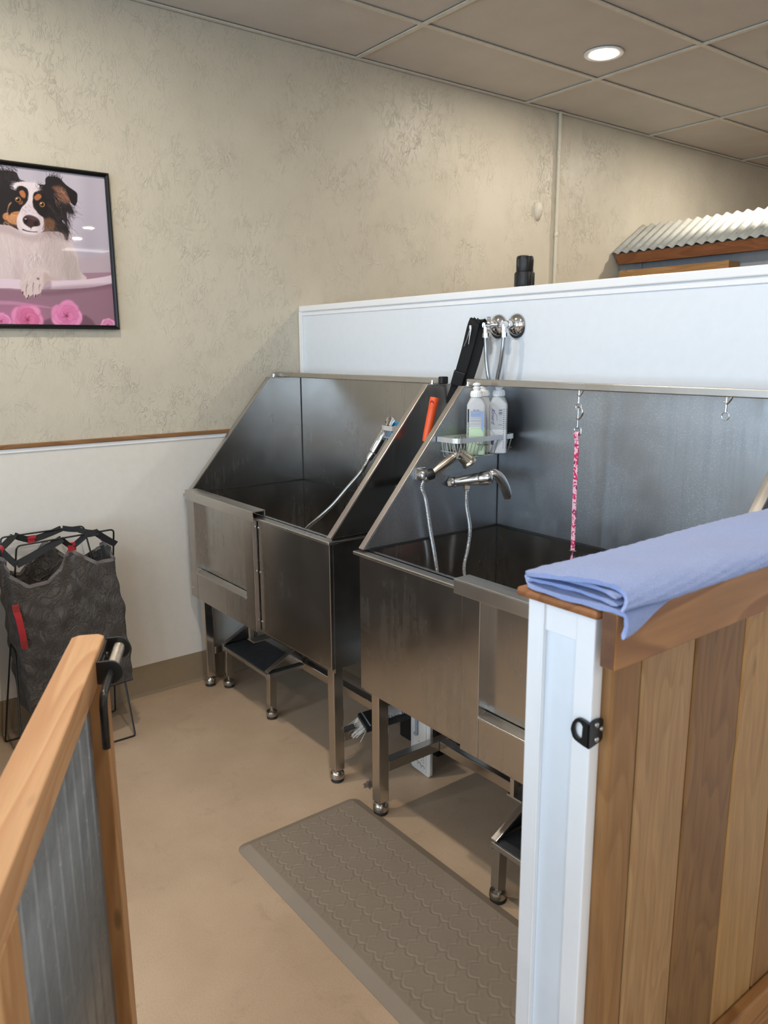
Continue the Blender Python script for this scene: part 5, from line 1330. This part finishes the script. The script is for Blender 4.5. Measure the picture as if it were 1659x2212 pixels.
# ------------------------------------------------------------------ downlights, troffer
def emit(name, col, s):
    m = bpy.data.materials.new(name); m.use_nodes = True; nt = m.node_tree; b = nt.nodes['Principled BSDF']
    b.inputs['Base Color'].default_value = (.9, .9, .9, 1); b.inputs['Emission Color'].default_value = (*col, 1); b.inputs['Emission Strength'].default_value = s; return m
M['led'] = emit('warm_led_lens', (1, .9, .78), 9.)
M['led2'] = emit('cool_troffer_lens', (1, .98, .95), 7.)
LIGHTS = [(.776, 1.295), (.95, -1.40), (2.45, -1.40), (3.4, 1.30), (.9, -4.0), (3.6, -4.0), (6.23, .98), (7.2, 1.14), (6.2, -1.6), (6.2, -4.0), (.95, 3.0), (3.4, 4.0)]
LP = 19.
lname = {0: 'round recessed ceiling light glowing above the back of room', 1: 'round recessed ceiling light above the left tub'}
for i, (x, y) in enumerate(LIGHTS):
    t = thing('downlight', lname.get(i, 'round recessed ceiling light %s' % ('over the right tub', 'over the shed area', 'near the left window', 'near the middle window', 'east of the shed', 'beside the troffer', 'mid right side', 'near the right window', 'at far left end', 'at far middle end')[i - 2]), 'ceiling light', (x, y, H), 'recessed ceiling lights')
    MB().lathe([(.070, -.001), (.092, -.004), (.095, -.002), (.095, .004)], (x, y, H), (0, 0, 1), 40).build('trim_ring', M['pvc'], t, smooth=40)
    MB().lathe([(.0, -.0050), (.066, -.0052), (.069, -.0035)], (x, y, H), (0, 0, 1), 40).build('lens', M['led'], t, smooth=40)
    L = bpy.data.lights.new('downlight_lamp', 'AREA'); L.shape = 'DISK'; L.size = .10; L.energy = LP * (.70 if i == 0 else .90 if i == 1 else 1.1 if i in (2, 3) else 1.3 if i == 10 else .8); L.color = (1, .915, .80)
    lo = bpy.data.objects.new('downlight_lamp', L); COL.objects.link(lo); lo.location = (0, 0, -.007); lo.parent = t
t = thing('troffer_light', 'long white ceiling troffer on the far right', 'ceiling light', (8.35, 1.6, H))
MB().box(8.2, 8.5, 1.3, 1.9, H - .006, H + .003).build('lens', M['led2'], t)
MB().box(8.19, 8.51, 1.29, 1.91, H - .004, H + .002).build('frame', M['pvc'], t)

# ------------------------------------------------------------------ daylight through the shop windows
W = bpy.data.worlds.new('sky'); SC.world = W; W.use_nodes = True
bg = W.node_tree.nodes['Background']; bg.inputs['Color'].default_value = (.60, .79, 1.0, 1); bg.inputs['Strength'].default_value = 7.
for a, b in WIN:
    L = bpy.data.lights.new('window_portal', 'AREA'); L.shape = 'RECTANGLE'; L.size = b - a; L.size_y = zs1 - zs0; L.cycles.is_portal = True
    lo = bpy.data.objects.new('window_portal', L); COL.objects.link(lo); lo.location = ((a + b) / 2, Y0 - .06, (zs0 + zs1) / 2); lo.rotation_euler = (PI / 2, 0, 0)

# ------------------------------------------------------------------ camera
YAW, PIT, ROL, F_, CX, CY = 2.4879, -.2045, -.0064, 1689.34, 3.4482, -2.1251
fw = Vector((math.cos(YAW) * math.cos(PIT), math.sin(YAW) * math.cos(PIT), math.sin(PIT)))
r = Vector((math.sin(YAW), -math.cos(YAW), 0)); u = r.cross(fw)
r2 = r * math.cos(ROL) + u * math.sin(ROL); u2 = -r * math.sin(ROL) + u * math.cos(ROL)
cam = bpy.data.cameras.new('camera'); cam.sensor_fit = 'HORIZONTAL'; cam.sensor_width = 36.; cam.lens = 36. * F_ / 1659.; cam.clip_start = .05
co = bpy.data.objects.new('camera', cam); COL.objects.link(co)
co.matrix_world = Matrix(((r2.x, u2.x, -fw.x, CX), (r2.y, u2.y, -fw.y, CY), (r2.z, u2.z, -fw.z, 1.6), (0, 0, 0, 1)))
cam.dof.use_dof = True; cam.dof.focus_distance = 3.0; cam.dof.aperture_fstop = 11.
SC.camera = co

vs_ = SC.view_settings
vs_.view_transform = 'Standard'; vs_.look = 'None'; vs_.exposure = 0.; vs_.gamma = 1.; vs_.use_curve_mapping = False
SC.cycles.use_denoising = True
SC.cycles.adaptive_threshold = .015
SC.cycles.max_bounces = 10; SC.cycles.diffuse_bounces = 4; SC.cycles.glossy_bounces = 5; SC.cycles.transmission_bounces = 6; SC.cycles.transparent_max_bounces = 8
SC.cycles.caustics_reflective = False; SC.cycles.caustics_refractive = False
SC.cycles.sample_clamp_indirect = 6.
